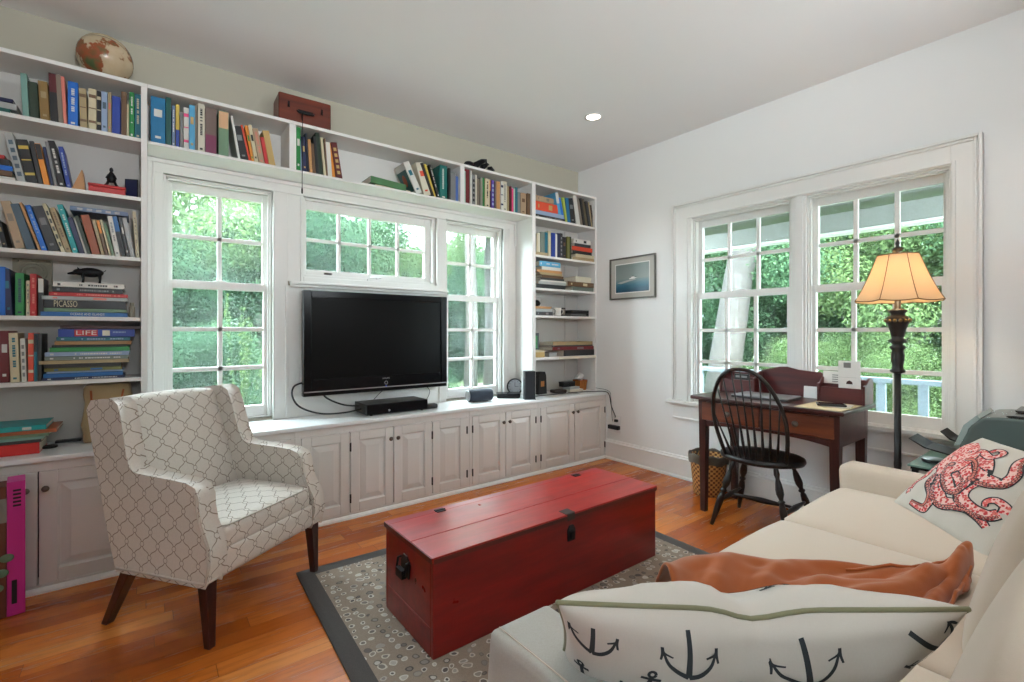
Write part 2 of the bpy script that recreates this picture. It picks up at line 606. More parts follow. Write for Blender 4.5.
# prism along y needs (x,z)
tag(mb.build('baseboard_right', M['trim'], bevel=0), kind='structure')
mb = MB()
mb.prism([(XW - 0.018, 0), (XW - 0.034, 0), (XW - 0.032, 0.012), (XW - 0.024, 0.02), (XW - 0.018, 0.022)], YB, YC - 0.01, 'y')
tag(mb.build('trim_1', M['trim']), kind='structure')

# ---- window casings
def casing_board(mb, a0, a1, b0, b1, face, axis, sgn, t=0.018):
    """flat board on a wall; axis 'y' wall -> a is x, b is z"""
    if axis == 'y': mb.box(a0, a1, face - t, face, b0, b1)
    else: mb.box(face - t, face, a0, a1, b0, b1)

# back wall: continuous casing around the three windows, white
mb = MB()
T = 0.020
mb.box(0.010, 2.676, YW - T, YW, 2.12, 2.192)               # head
mb.box(0.010, 2.676, YW - T - 0.012, YW, 2.176, 2.2)
mb.box(0.010, O1[0], YW - T, YW, ZC, 2.12)
mb.box(0.010, 0.030, YW - T - 0.012, YW, ZC, 2.176)
mb.box(0.034, 0.044, YW - T - 0.006, YW, ZC, 2.176)
mb.box(O1[1], 0.752, YW - T, YW, ZC, 2.12)
mb.box(0.735, 0.752, YW - T - 0.010, YW, ZC, 1.51)
mb.box(O1[1], O1[1] + 0.012, YW - T - 0.008, YW, ZC, 2.12)
mb.box(0.752, O2[0], YW - 0.012, YW, 1.54, 2.12)            # plain panel between
mb.box(O2[0] - 0.02, O2[0], YW - T, YW, 1.54, 2.12)
mb.box(O2[1], O3[0], YW - 0.014, YW, 1.54, 2.12)
mb.box(O2[1], O2[1] + 0.014, YW - T - 0.004, YW, 1.575, 2.12)
mb.box(O2[0], O2[1], YW - T, YW, 1.54, 1.575)
mb.box(0.752, 1.93, YW - 0.010, YW, ZC, 1.512)              # panel behind the television
mb.box(1.89, O3[0], YW - T, YW, ZC, 1.512)
mb.box(O3[1], 2.676, YW - T, YW, ZC, 2.12)
mb.box(O3[1], O3[1] + 0.012, YW - T - 0.008, YW, ZC, 2.12)
mb.box(2.596, 2.610, YW - T - 0.006, YW, ZC, 2.13)
mb.box(2.655, 2.676, YW - T - 0.012, YW, 1.98, 2.176)
# inner bead along the heads
for o in (O1, O3):
    mb.box(o[0], o[1], YW - T - 0.008, YW, 2.12, 2.132)
mb.box(O2[0], O2[1], YW - T - 0.004, YW, 2.12, 2.134)
tag(mb.build('trim_2', M['trim'], bevel=0.003), kind='structure')
# ledge under the middle window
mb = MB()
mb.box(0.76, 1.955, YW - 0.065, YW - 0.02, 1.520, 1.538)
mb.box(0.765, 1.95, YW - 0.045, YW - 0.02, 1.500, 1.520)
tag(mb.build('trim_3', M['trim'], bevel=0.004), kind='structure')
# desk wall: casing with back band, mullion, head
mb = MB()
T = 0.02
mb.box(XW - T, XW, 0.468, PB[0], 0.64, 2.25)
mb.box(XW - T, XW, PB[3], 2.325, 0.64, 2.25)
mb.box(XW - T, XW, PB[0], PB[3], PB[5], 2.25)
mb.box(XW - 0.034, XW, 0.468, 0.484, 0.64, 2.25)
mb.box(XW - 0.028, XW, 0.490, 0.502, 0.64, 2.235)
mb.box(XW - 0.034, XW, 2.309, 2.325, 0.64, 2.25)
mb.box(XW - 0.028, XW, 2.291, 2.303, 0.64, 2.235)
mb.box(XW - 0.034, XW, 0.484, 2.309, 2.234, 2.25)
mb.box(XW - 0.028, XW, 0.502, 2.291, 2.216, 2.228)
mb.box(XW - 0.030, XW, PB[0] - 0.022, PB[0] - 0.006, 0.64, 2.13)
mb.box(XW - 0.030, XW, PB[3] + 0.03, PB[3] + 0.045, 0.64, 2.13)
mb.box(XW - 0.030, XW, PB[0] - 0.006, PB[3] + 0.03, 2.116, 2.13)
mb.box(XW - 0.012, XW + 0.10, PB[1], PB[2], 0.64, PB[5])      # mullion post
mb.box(XW - 0.024, XW - 0.012, PB[1] + 0.016, PB[2] - 0.030, 0.64, PB[5])
tag(mb.build('trim_4', M['trim'], bevel=0.003), kind='structure')
mb = MB()
mb.box(XW - 0.062, XW + 0.06, 0.44, 2.365, 0.612, 0.640)     # sill
mb.box(XW - 0.036, XW, 0.47, 2.32, 0.596, 0.612)
mb.box(XW - 0.020, XW, 0.47, 2.32, 0.500, 0.596)
mb.box(XW - 0.028, XW, 0.47, 2.32, 0.488, 0.503)
tag(mb.build('trim_5', M['trim'], bevel=0.004), kind='structure')

# ---- windows
def sash_bars(mb, P, a0, a1, z0, z1, d0, d1, cols, rows, st, top, bot, mun=0.026, st0=None):
    """P maps (a, depth, z) boxes"""
    s0 = st if st0 is None else st0
    P(mb, a0, a0 + s0, z0, z1, d0, d1); P(mb, a1 - st, a1, z0, z1, d0, d1)
    P(mb, a0 + s0, a1 - st, z1 - top, z1, d0, d1); P(mb, a0 + s0, a1 - st, z0, z0 + bot, d0, d1)
    ga0, ga1, gz0, gz1 = a0 + s0, a1 - st, z0 + bot, z1 - top
    e = (d1 - d0) * 0.2
    for i in range(1, cols):
        c = ga0 + (ga1 - ga0) * i / cols
        P(mb, c - mun/2, c + mun/2, gz0, gz1, d0 + e, d1 - e)
    for j in range(1, rows):
        c = gz0 + (gz1 - gz0) * j / rows
        P(mb, ga0, ga1, c - mun/2, c + mun/2, d0 + e, d1 - e)
    return ga0, ga1, gz0, gz1
def PY(mb, a0, a1, z0, z1, d0, d1): mb.box(a0, a1, YW + d0, YW + d1, z0, z1)
def PX(mb, a0, a1, z0, z1, d0, d1): mb.box(XW + d0, XW + d1, a0, a1, z0, z1)

def double_hung(n, P, o, cols, jl=0.0):
    a0, a1, z0, z1 = o
    root = struct_root('window_%d' % n)
    f = MB()
    t = 0.012
    P(f, a0, a0 + t, z0, z1, 0.0, 0.108); P(f, a1 - t, a1, z0, z1, 0.0, 0.108)
    P(f, a0 + t, a1 - t, z1 - t, z1, 0.0, 0.108); P(f, a0 + t, a1 - t, z0 - 0.01, z0 + 0.004, 0.0, 0.12)
    P(f, a0 + t, a0 + t + 0.012, z0, z1 - t, 0.012, 0.024); P(f, a1 - t - 0.012, a1 - t, z0, z1 - t, 0.012, 0.024)
    P(f, a0 + t, a1 - t, z1 - t - 0.012, z1 - t, 0.012, 0.024)
    f.build('window_frame', M['trim'], root, bevel=0.002)
    for nm, q0, q1, d, top, bot in (('upper_sash', 1.468, z1 - t, 0.066, 0.056, 0.046), ('lower_sash', z0 + 0.004, 1.512, 0.028, 0.049, 0.070)):
        s = MB()
        g = sash_bars(s, P, a0 + t, a1 - t, q0, q1, d, d + 0.034, cols, 3 if nm == 'lower_sash' else 2, 0.033, top, bot)
        so = s.build(nm, M['trim'], root, bevel=0.002)
        gl = MB()
        P(gl, g[0] - 0.003, g[1] + 0.003, g[2] - 0.003, g[3] + 0.003, d + 0.016, d + 0.019)
        gl.build('glass', M['pane'], so)
        if nm == 'lower_sash':
            c = (a0 + a1) / 2
            l = MB(); P(l, c - 0.03, c + 0.03, 1.512, 1.520, d + 0.004, d + 0.03)
            l.build('sash_lock', M['white_plastic'], root, bevel=0.002)
    return root
double_hung(1, PY, O1, 2)
double_hung(3, PY, O3, 2)
double_hung(4, PX, (PB[2], PB[3], PB[4], PB[5]), 3)
double_hung(5, PX, (PB[0], PB[1], PB[4], PB[5]), 3)
# crank window in the middle
root = struct_root('window_2')
a0, a1, z0, z1 = O2
f = MB()
for b in ((a0, a0 + .014, z0, z1), (a1 - .03, a1, z0, z1), (a0 + .014, a1 - .03, z1 - .014, z1), (a0 + .014, a1 - .03, z0, z0 + .02)):
    PY(f, b[0], b[1], b[2], b[3], 0, 0.10)
f.build('window_frame', M['trim'], root, bevel=0.002)
s = MB()
g = sash_bars(s, PY, a0 + .014, a1 - .03, z0 + .02, z1 - .014, 0.034, 0.07, 4, 2, 0.05, 0.058, 0.038, 0.022, 0.018)
so = s.build('sash', M['trim'], root, bevel=0.002)
gl = MB(); PY(gl, g[0] - .003, g[1] + .003, g[2] - .003, g[3] + .003, 0.05, 0.053)
gl.build('glass', M['pane'], so)
c = MB()
c.box(1.30, 1.40, YW - 0.01, YW + 0.03, z0 + 0.001, z0 + 0.018)
c.tube([(1.31, YW - 0.02, z0 + 0.024), (1.37, YW - 0.022, z0 + 0.03), (1.40, YW - 0.02, z0 + 0.026)], 0.006)
c.lathe([(0.012, 0), (0.009, 0.02)], 10, (1.37, YW - 0.012, z0 + 0.016))
c.build('crank_handle', M['white_plastic'], root, smooth=True, autosmooth=40)
l = MB(); l.box(1.00, 1.05, YW + 0.02, YW + 0.034, z0 + 0.03, z0 + 0.042)
l.build('latch', M['hinge'], root)

# ---------------------------------------------------------------- built-in bookcases (each unit a thing)
def board(parent, name, x0, x1, y0, y1, z0, z1, m='shelf', bev=0.002):
    return MB().box(x0, x1, y0, y1, z0, z1).build(name, M[m], parent, bevel=bev)
YI = YW - 0.001
left = thing('bookcase', 'tall white built-in bookcase filling the wall left of the windows, five shelves of books', 'bookcase', (0, 0, 0))
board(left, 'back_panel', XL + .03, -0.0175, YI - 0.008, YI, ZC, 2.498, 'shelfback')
board(left, 'side_panel', -0.017, 0.0095, YS, YI, ZC + .0005, 2.498)
board(left, 'side_panel', XL + .002, XL + .03, YS, YI, ZC + .0005, 2.498)
board(left, 'top_panel', XL + .002, 0.0095, YS, YI, 2.498, 2.518)
for zt in (2.222, 1.910, 1.592, 1.277, 0.962):
    board(left, 'shelf', XL + .0305, -0.0172, YS, YI - .0085, zt - 0.020, zt)
over = thing('bookcase', 'long white shelf unit running above the three windows', 'bookcase')
board(over, 'back_panel', 0.0102, 2.6755, YI - .006, YI, 2.217, 2.4975, 'shelf')
board(over, 'top_panel', 0.0102, 2.6755, YS, YI, 2.498, 2.518)
board(over, 'shelf', 0.0102, 2.6755, YS, YI, 2.201, 2.217)
board(over, 'divider', 0.710, 0.750, YS, YI - .0065, 2.2175, 2.4975)
board(over, 'divider', 1.948, 1.986, YS, YI - .0065, 2.2175, 2.4975)
right = thing('bookcase', 'narrow white built-in bookcase in the corner right of the windows', 'bookcase')
board(right, 'side_panel', 2.678, 2.718, YS, YI, ZC + .0005, 2.498)
board(right, 'side_panel', 3.484, XW - .001, YS, YI, ZC + .0005, 2.498)
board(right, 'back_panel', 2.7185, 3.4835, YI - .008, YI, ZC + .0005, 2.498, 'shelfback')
board(right, 'top_panel', 2.678, XW - .001, YS, YI, 2.498, 2.518)
for zt in (2.221, 1.882, 1.591, 1.348):
    board(right, 'shelf', 2.719, 3.483, YS, YI - .0085, zt - 0.020, zt)
board(right, 'shelf', 2.719, 3.483, YS, YI - .0085, 0.950, 0.974, 'shelf')
e = board(right, 'shelf_edge', 3.0, 3.49, YS - .004, YS - .0005, 0.950, 0.974, 'paper'); e['label'] = 'bare wood strip on the shelf front'
t = MB()
t.box(2.719, 2.739, YI - .016, YI - .009, ZC + .001, 2.49); t.box(3.30, 3.318, YI - .016, YI - .009, ZC + .001, 2.49)
t.build('shelf_track', M['shelfback'], right)

# ---------------------------------------------------------------- base cabinets and worktop
def door(parent, x0, x1, z0=0.036, z1=0.556, hinge=None, knob=None, knob_z=0.48):
    mb = MB()
    y = YC - 0.004
    st = 0.058 if x1 - x0 < 0.4 else 0.064
    mb.box(x0, x0 + st, y, y + .02, z0, z1); mb.box(x1 - st, x1, y, y + .02, z0, z1)
    mb.box(x0 + st, x1 - st, y, y + .02, z1 - .058, z1); mb.box(x0 + st, x1 - st, y, y + .02, z0, z0 + .062)
    d = mb.build('door', M['cab'], parent, bevel=0.003)
    a0, a1, c0, c1 = x0 + st, x1 - st, z0 + .062, z1 - .058
    rings = [(0, 0.009), (0.006, 0.014), (0.010, 0.014), (0.042, 0.003), (0.043, 0.002)]
    vs = []; fs = []
    for ins, dy in rings:
        vs += [(a0 + ins, y + dy, c0 + ins), (a1 - ins, y + dy, c0 + ins), (a1 - ins, y + dy, c1 - ins), (a0 + ins, y + dy, c1 - ins)]
    for k in range(len(rings) - 1):
        for i in range(4):
            j = (i + 1) % 4
            fs.append((k*4+i, k*4+j, k*4+4+j, k*4+4+i))
    fs.append(tuple(len(vs) - 4 + i for i in range(4)))
    n = len(vs)
    vs += [(a0, y + .018, c0), (a1, y + .018, c0), (a1, y + .018, c1), (a0, y + .018, c1)]
    for i in range(4): fs.append((i, (i + 1) % 4, n + (i + 1) % 4, n + i))
    fs.append((n, n + 1, n + 2, n + 3))
    MB().add(vs, fs).build('raised_panel', M['cab'], d)
    if hinge:
        for hz in (0.13, 0.46):
            hx = x0 if hinge == 'l' else x1
            h = MB(); h.cyl((hx, y - .004), .005, hz - .028, hz + .028, 8); h.box(hx - .005, hx + .005, y - .003, y + .001, hz - .026, hz + .026)
            h.build('hinge', M['hinge'], d, smooth=True, autosmooth=40)
    if knob is not None:
        k = MB()
        mt = Matrix.Translation((knob, y, knob_z)) @ Matrix.Rotation(R(90), 4, 'X')
        k.lathe([(.006, 0), (.005, .008), (.0065, .012), (.0135, .016), (.0145, .020), (.011, .026), (.004, .028)], 14, (0, 0, 0), mt)
        k.build('knob', M['pewter'], d, smooth=True)
    return d
def unit(label, x0, x1, stile, doors, group):
    u = thing('base_cabinet', label, 'cabinet', (0, 0, 0), group=group)
    mb = MB()
    z0, z1 = 0.030, 0.602
    mb.box(x0, x1, YC + .017, YI, z0, z0 + .004)                       # bottom
    mb.box(x0, x1, YC, YC + .016, 0.558, z1)                            # top rail
    mb.box(x0, x1, YC, YC + .016, 0.0, 0.034)
    mb.box(x0, stile[0], YC, YC + .016, 0.034, 0.558); mb.box(stile[1], x1, YC, YC + .016, 0.034, 0.558)
    mb.box(x0, x0 + .012, YC + .0165, YI, z0 + .005, z1); mb.box(x1 - .012, x1, YC + .0165, YI, z0 + .005, z1)
    mb.build('carcass', M['cab'], u, bevel=0.0015)
    inner = MB().box(x0 + .013, x1 - .013, YC + .10, YC + .104, z0 + .006, z1 - .002)
    inner.build('inner_panel', M['matte_black'], u)
    toe = MB().prism([(YC - .0005, 0), (YC - .018, 0), (YC - .016, .010), (YC - .008, .02), (YC - .0005, .024)], x0, x1, 'x')
    toe.build('toe_trim', M['trim'], u)
    for d in doors: door(u, *d[:2], hinge=d[2], knob=d[3])
    return u
G = 'painted base cabinets under the counter'
unit('grey-white base cabinet at the left end, two wide doors beside the armchair', -0.88, 0.098, (-0.858, 0.083),
     [(-0.857, -0.391, None, -0.427), (-0.386, 0.082, None, -0.362)], G)
unit('base cabinet hidden behind the patterned armchair', 0.099, 0.712, (0.112, 0.690), [(0.113, 0.399, None, 0.37), (0.402, 0.689, None, 0.43)], G)
unit('widest base cabinet, four doors below the television', 0.713, 1.951, (0.748, 1.928),
     [(0.749, 1.041, 'l', None), (1.046, 1.338, 'l', 1.315), (1.343, 1.633, 'r', 1.366), (1.638, 1.927, 'r', None)], G)
unit('base cabinet with two doors below the right window', 1.952, 2.638, (1.976, 2.611), [(1.977, 2.292, 'l', 2.265), (2.296, 2.610, 'r', 2.325)], G)
unit('base cabinet in the corner with two doors below the narrow bookcase', 2.639, 3.499, (2.666, 3.474), [(2.667, 3.069, 'l', 3.04), (3.074, 3.473, 'r', 3.10)], G)
w = MB().box(XL + .002, XW - .001, YC - .022, YW - .0005, 0.603, ZC)
o = w.build('worktop', M['counter'], None, bevel=0.006, seg=3)
tag(o, 'long pale painted worktop running along the wall above the base cabinets', 'worktop')
w = MB().box(XL + .002, -0.881, YC, YI, 0.0, 0.602)
tag(w.build('base_cabinet', M['cab']), 'plain cabinet end beyond the left pair of doors', 'cabinet', 'cabinet ends')

# shelf contents measured in metres: (x, thickness, height, lean, colour, spine style, second colour)
ROWS=[
 ('L1',2.222,[(-0.46, 0.0224, 0.208, -2.5, 'pale teal'), (-0.434, 0.0314, 0.175, -2.9, 'dark green'), (-0.4, 0.0334, 0.191, -3.0, 'golden brown', 'mark', 'tan'), (-0.366, 0.0294, 0.242, -1.7, 'black', 'top', 'maroon'), (-0.336, 0.0184, 0.243, -2.8, 'taupe'), (-0.317, 0.0124, 0.236, -2.9, 'salmon pink'), (-0.303, 0.0374, 0.223, 0, 'bright blue', 'title', 'white')]),
 ('L1',2.222,[(-0.258, 0.0274, 0.204, -1.7, 'tan', 'bands', 'brown'), (-0.227, 0.0304, 0.212, 0, 'cream', 'bands', 'brown'), (-0.195, 0.0164, 0.211, 0, 'black', 'bands', 'cream'), (-0.177, 0.0234, 0.211, 0, 'pale blue', 'mark', 'slate'), (-0.152, 0.0144, 0.213, 0, 'tan', 'mark', 'salmon pink'), (-0.136, 0.0344, 0.203, 0, 'royal blue'), (-0.099, 0.0224, 0.235, 0, 'brown'), (-0.076, 0.0084, 0.176, 0, 'cream'), (-0.066, 0.0204, 0.245, 0, 'green', 'title', 'white'), (-0.043, 0.0254, 0.241, 0, 'teal', 'title', 'cream')]),
 ('L2',1.91,[(-0.48, 0.0298, 0.23, -11.3, 'light grey', 'squares', 'slate'), (-0.447, 0.0378, 0.204, -10.4, 'black', 'bands', 'yellow'), (-0.407, 0.0162, 0.207, -9.2, 'charcoal'), (-0.387, 0.0201, 0.198, -9.9, 'orange', 'top', 'black'), (-0.364, 0.0113, 0.188, -8.9, 'navy'), (-0.351, 0.0122, 0.215, -9.1, 'grey'), (-0.336, 0.025, 0.226, -10.5, 'black', 'title', 'white'), (-0.308, 0.0182, 0.206, -8.9, 'royal blue', 'title', 'pale blue')]),
 ('L3',1.592,[(-0.527, 0.0171, 0.129, -10.7, 'black', 'mark', 'tan'), (-0.485, 0.0326, 0.222, -12.7, 'beige', 'mark', 'taupe'), (-0.447, 0.0303, 0.216, -15.0, 'slate'), (-0.408, 0.0099, 0.232, -16.8, 'orange tan'), (-0.396, 0.0196, 0.22, -15.6, 'bright blue', 'title', 'pale blue'), (-0.371, 0.0379, 0.219, -15.6, 'charcoal', 'mark', 'grey'), (-0.327, 0.0147, 0.239, -16.8, 'cream', 'squares', 'black'), (-0.309, 0.0205, 0.221, -16.1, 'tan', 'title', 'brown'), (-0.285, 0.0217, 0.24, -14.2, 'turquoise', 'title', 'white')]),
 ('L3',1.592,[(-0.26, 0.0197, 0.182, -15.0, 'navy'), (-0.239, 0.0072, 0.179, -14.2, 'white'), (-0.23, 0.0139, 0.192, -14.8, 'dark green'), (-0.213, 0.0325, 0.201, -12.9, 'rust'), (-0.177, 0.0131, 0.18, -11.6, 'tan'), (-0.161, 0.0121, 0.182, -11.7, 'brown', 'top', 'orange'), (-0.146, 0.0082, 0.185, -11.6, 'cream'), (-0.136, 0.0121, 0.168, -11.6, 'sage green'), (-0.122, 0.0201, 0.207, -9.2, 'white', 'title', 'grey'), (-0.1, 0.022, 0.21, -10.4, 'black', 'top', 'blue'), (-0.076, 0.0132, 0.211, -9.8, 'charcoal', 'mark', 'white'), (-0.06, 0.0191, 0.21, -10.1, 'light grey'), (-0.038, 0.0154, 0.246, -3.7, 'cream', 'title', 'taupe')]),
 ('L4',1.277,[(-0.537, 0.0194, 0.227, 0, 'bright blue'), (-0.516, 0.0224, 0.218, -2.9, 'navy', 'mark', 'teal'), (-0.487, 0.0304, 0.203, 0, 'green', 'title', 'navy'), (-0.451, 0.0134, 0.169, 0, 'cream', 'title', 'grey'), (-0.436, 0.0224, 0.202, 0, 'red', 'title', 'salmon pink'), (-0.408, 0.0194, 0.183, 0, 'black', 'top', 'white')]),
 ('L5',0.962,[(-0.537, 0.0314, 0.243, 0, 'dark red', 'mark', 'white'), (-0.5, 0.0304, 0.233, -1.7, 'cream', 'title', 'teal'), (-0.465, 0.0174, 0.207, -1.7, 'white', 'squares', 'grey'), (-0.443, 0.0194, 0.233, 0, 'orange red', 'bands', 'cream'), (-0.422, 0.0104, 0.23, 0, 'teal', 'top', 'black'), (-0.411, 0.0154, 0.23, 0, 'black')]),
 ('A1',2.217,[(0.024, 0.0634, 0.253, 0, 'cerulean blue', 'mark', 'white'), (0.09, 0.0234, 0.265, 0, 'dark teal'), (0.117, 0.0144, 0.229, 0, 'blue grey', 'title', 'white'), (0.134, 0.0174, 0.243, 0, 'yellow', 'bottom', 'royal blue'), (0.154, 0.0124, 0.203, 0, 'grey'), (0.17, 0.0244, 0.237, 0, 'white', 'bands', 'hot pink'), (0.196, 0.0264, 0.257, 0, 'sky blue', 'mark', 'gold'), (0.223, 0.0094, 0.268, 0, 'taupe'), (0.236, 0.0334, 0.278, 0, 'ivory', 'title', 'black'), (0.272, 0.0554, 0.268, 0, 'mauve brown', 'bottom', 'plum')]),
 ('A1',2.217,[(0.336, 0.0504, 0.264, 0, 'sage green', 'top', 'peach'), (0.435, 0.0122, 0.251, -9.2, 'white'), (0.449, 0.0435, 0.201, -11.5, 'black', 'mark', 'grey'), (0.495, 0.0101, 0.216, -12.3, 'orange red'), (0.507, 0.0152, 0.218, -9.5, 'orange', 'mark', 'green'), (0.524, 0.0201, 0.224, -9.8, 'cream', 'mark', 'black'), (0.547, 0.0299, 0.208, -10.6, 'beige', 'title', 'salmon pink'), (0.579, 0.0201, 0.164, -9.8, 'red'), (0.601, 0.0358, 0.208, -10.5, 'gold')]),
 ('A2',2.217,[(0.756, 0.0254, 0.277, 0, 'green', 'mark', 'white'), (0.784, 0.0114, 0.2, -1.7, 'pale blue'), (0.797, 0.0234, 0.226, -3.5, 'navy', 'mark', 'gold'), (0.823, 0.0114, 0.254, -3.2, 'dark navy'), (0.837, 0.0184, 0.219, -3.4, 'orange tan'), (0.857, 0.0184, 0.196, -4.1, 'brown'), (0.877, 0.0183, 0.245, -4.9, 'black'), (0.897, 0.0253, 0.274, -5.4, 'dark green'), (0.925, 0.0153, 0.249, -5.5, 'cream'), (0.942, 0.0084, 0.248, -3.9, 'brown'), (0.952, 0.0273, 0.229, -4.3, 'white'), (0.982, 0.0193, 0.232, -5.2, 'orange'), (1.006, 0.0388, 0.235, -9.5, 'maroon', 'squares', 'gold')]),
 ('A2',2.217,[(1.591, 0.0476, 0.237, -26.9, 'white', 'mark', 'teal'), (1.65, 0.0578, 0.242, -16.8, 'ivory', 'mark', 'orange red'), (1.714, 0.0197, 0.253, -22.8, 'black'), (1.739, 0.0172, 0.253, -20.1, 'yellow'), (1.761, 0.0185, 0.25, -17.7, 'black', 'title', 'white'), (1.787, 0.0624, 0.263, 0, 'deep teal', 'title', 'white'), (1.855, 0.0184, 0.251, 0, 'black'), (1.877, 0.0444, 0.229, 0, 'grey'), (1.926, 0.0214, 0.204, 0, 'cornflower blue')]),
 ('A3',2.217,[(1.998, 0.0134, 0.258, 0, 'mint'), (2.013, 0.0394, 0.282, 0, 'dark red'), (2.054, 0.0134, 0.27, 0, 'white'), (2.071, 0.0344, 0.245, 0, 'grey', 'squares', 'black'), (2.107, 0.0164, 0.252, 0, 'ivory'), (2.127, 0.0224, 0.223, 0, 'taupe'), (2.151, 0.0234, 0.236, 0, 'stone grey'), (2.177, 0.0204, 0.242, 0, 'green'), (2.2, 0.0434, 0.239, 0, 'cream', 'title', 'black'), (2.246, 0.0134, 0.238, 0, 'black', 'top', 'orange'), (2.262, 0.0274, 0.237, 0, 'purple', 'squares', 'pale blue'), (2.3, 0.0164, 0.236, 0, 'brown grey'), (2.318, 0.0354, 0.24, 0, 'orange tan'), (2.358, 0.0254, 0.248, 0, 'white', 'bands', 'navy'), (2.388, 0.0404, 0.255, 0, 'ivory', 'title', 'grey'), (2.431, 0.0214, 0.222, 0, 'tan'), (2.455, 0.0154, 0.222, 0, 'maroon'), (2.474, 0.0204, 0.208, 0, 'hot pink'), (2.497, 0.0144, 0.213, 0, 'mint'), (2.516, 0.0224, 0.224, 0, 'teal'), (2.542, 0.0294, 0.191, 0, 'grey'), (2.578, 0.0584, 0.193, 0, 'beige', 'mark', 'brown'), (2.641, 0.0344, 0.195, 0, 'brown')]),
 ('R1',2.221,[(3.027, 0.0356, 0.262, -11.7, 'sky blue', 'top', 'white'), (3.067, 0.0342, 0.222, -14.8, 'bright blue'), (3.107, 0.0249, 0.232, -10.7, 'yellow green'), (3.136, 0.0361, 0.233, -7.4, 'cerulean blue'), (3.179, 0.0697, 0.24, -7.9, 'black', 'mark', 'grey'), (3.256, 0.0464, 0.279, -11.6, 'white'), (3.309, 0.0395, 0.258, -11.8, 'taupe'), (3.353, 0.0219, 0.266, -11.9, 'black'), (3.379, 0.0354, 0.262, -13.5, 'olive brown'), (3.421, 0.0317, 0.248, -11.9, 'charcoal'), (3.457, 0.022, 0.246, -10.3, 'tan'), (3.483, 0.0221, 0.224, -10.0, 'dark brown')]),
 ('R2',1.882,[(2.892, 0.0294, 0.234, 0, 'cream'), (2.928, 0.0474, 0.222, 0, 'royal blue'), (2.981, 0.0244, 0.217, 0, 'white'), (3.01, 0.0264, 0.229, 0, 'navy'), (3.039, 0.0324, 0.232, 0, 'charcoal', 'squares', 'grey'), (3.077, 0.0424, 0.204, 0, 'black', 'mark', 'brown'), (3.128, 0.0314, 0.211, 0, 'olive'), (3.163, 0.0224, 0.216, 0, 'dark green')]),
 ('R2b',1.912,[(2.736, 0.0114, 0.157, 0, 'dark brown'), (2.75, 0.0204, 0.162, 0, 'cream'), (2.774, 0.0224, 0.173, 0, 'ivory'), (2.801, 0.0454, 0.184, 0, 'grey green'), (2.849, 0.0354, 0.187, 0, 'teal')]),
 ('S4',1.277,[(-0.4, 0.328, 0.0221, 'blue', 'text', 'OCEANS AND ISLANDS', 'white'), (-0.387, 0.312, 0.0177, 'sage green'), (-0.387, 0.309, 0.0398, 'black', 'text', 'PICASSO', 'cream'), (-0.395, 0.323, 0.0193, 'light grey', 'mark', 'salmon pink'), (-0.37, 0.298, 0.0189, 'red', 'title', 'salmon pink'), (-0.358, 0.267, 0.0255, 'black', 'title', 'grey'), (-0.356, 0.271, 0.0261, 'white', 'title', 'black')]),
 ('S5',0.962,[(-0.394, 0.31, 0.0138, 'navy', 'title', 'white'), (-0.39, 0.299, 0.0199, 'blue'), (-0.379, 0.291, 0.0088, 'pale blue'), (-0.386, 0.289, 0.0171, 'olive', 'mark', 'blue'), (-0.387, 0.289, 0.0193, 'black'), (-0.404, 0.337, 0.0177, 'tan'), (-0.385, 0.315, 0.0194, 'grey green', 'title', 'white'), (-0.385, 0.32, 0.0211, 'pale blue', 'title', 'white'), (-0.368, 0.304, 0.0222, 'green'), (-0.36, 0.285, 0.0117, 'black'), (-0.35, 0.294, 0.0195, 'brown tan'), (-0.344, 0.283, 0.0195, 'teal', 'title', 'pale blue'), (-0.338, 0.295, 0.0403, 'royal blue', 'text', 'LIFE', 'red'), (-0.331, 0.314, 0.0163, 'dark maroon')]),
 ('SR1',2.221,[(2.737, 0.363, 0.028, 'black', 'title', 'grey'), (2.737, 0.346, 0.0359, 'pale blue'), (2.737, 0.273, 0.0794, 'orange red', 'mark', 'gold'), (2.737, 0.213, 0.0474, 'beige', 'mark', 'taupe')]),
 ('SR2',1.882,[(2.736, 0.149, 0.0299, 'tan')]),
 ('SR2b',1.882,[(3.192, 0.309, 0.0297, 'tan'), (3.233, 0.249, 0.0314, 'cream'), (3.195, 0.265, 0.0313, 'black'), (3.188, 0.281, 0.0397, 'orange red'), (3.221, 0.223, 0.0296, 'charcoal'), (3.212, 0.232, 0.0423, 'white', 'mark', 'black')]),
 ('SR3',1.591,[(2.743, 0.358, 0.0391, 'black'), (2.767, 0.34, 0.0243, 'light grey'), (2.785, 0.32, 0.0131, 'white'), (2.791, 0.29, 0.0205, 'charcoal'), (2.805, 0.273, 0.0252, 'brown'), (2.779, 0.276, 0.0205, 'tan'), (2.749, 0.306, 0.0242, 'orange tan'), (2.803, 0.245, 0.0298, 'white'), (2.779, 0.256, 0.0465, 'sky blue', 'title', 'white')]),
 ('SR3b',1.591,[(3.19, 0.316, 0.0395, 'grey green'), (3.127, 0.356, 0.0452, 'brown', 'mark', 'cream'), (3.242, 0.212, 0.0544, 'ivory')]),
 ('SR4',1.348,[(2.737, 0.202, 0.0341, 'charcoal', 'mark', 'grey'), (2.737, 0.197, 0.0249, 'light grey'), (2.737, 0.196, 0.0221, 'orange tan')]),
 ('SR5',0.974,[(3.072, 0.454, 0.0572, 'black'), (2.928, 0.547, 0.0315, 'dark red', 'mark', 'grey'), (2.926, 0.543, 0.0133, 'charcoal'), (2.934, 0.523, 0.0332, 'tan')]),
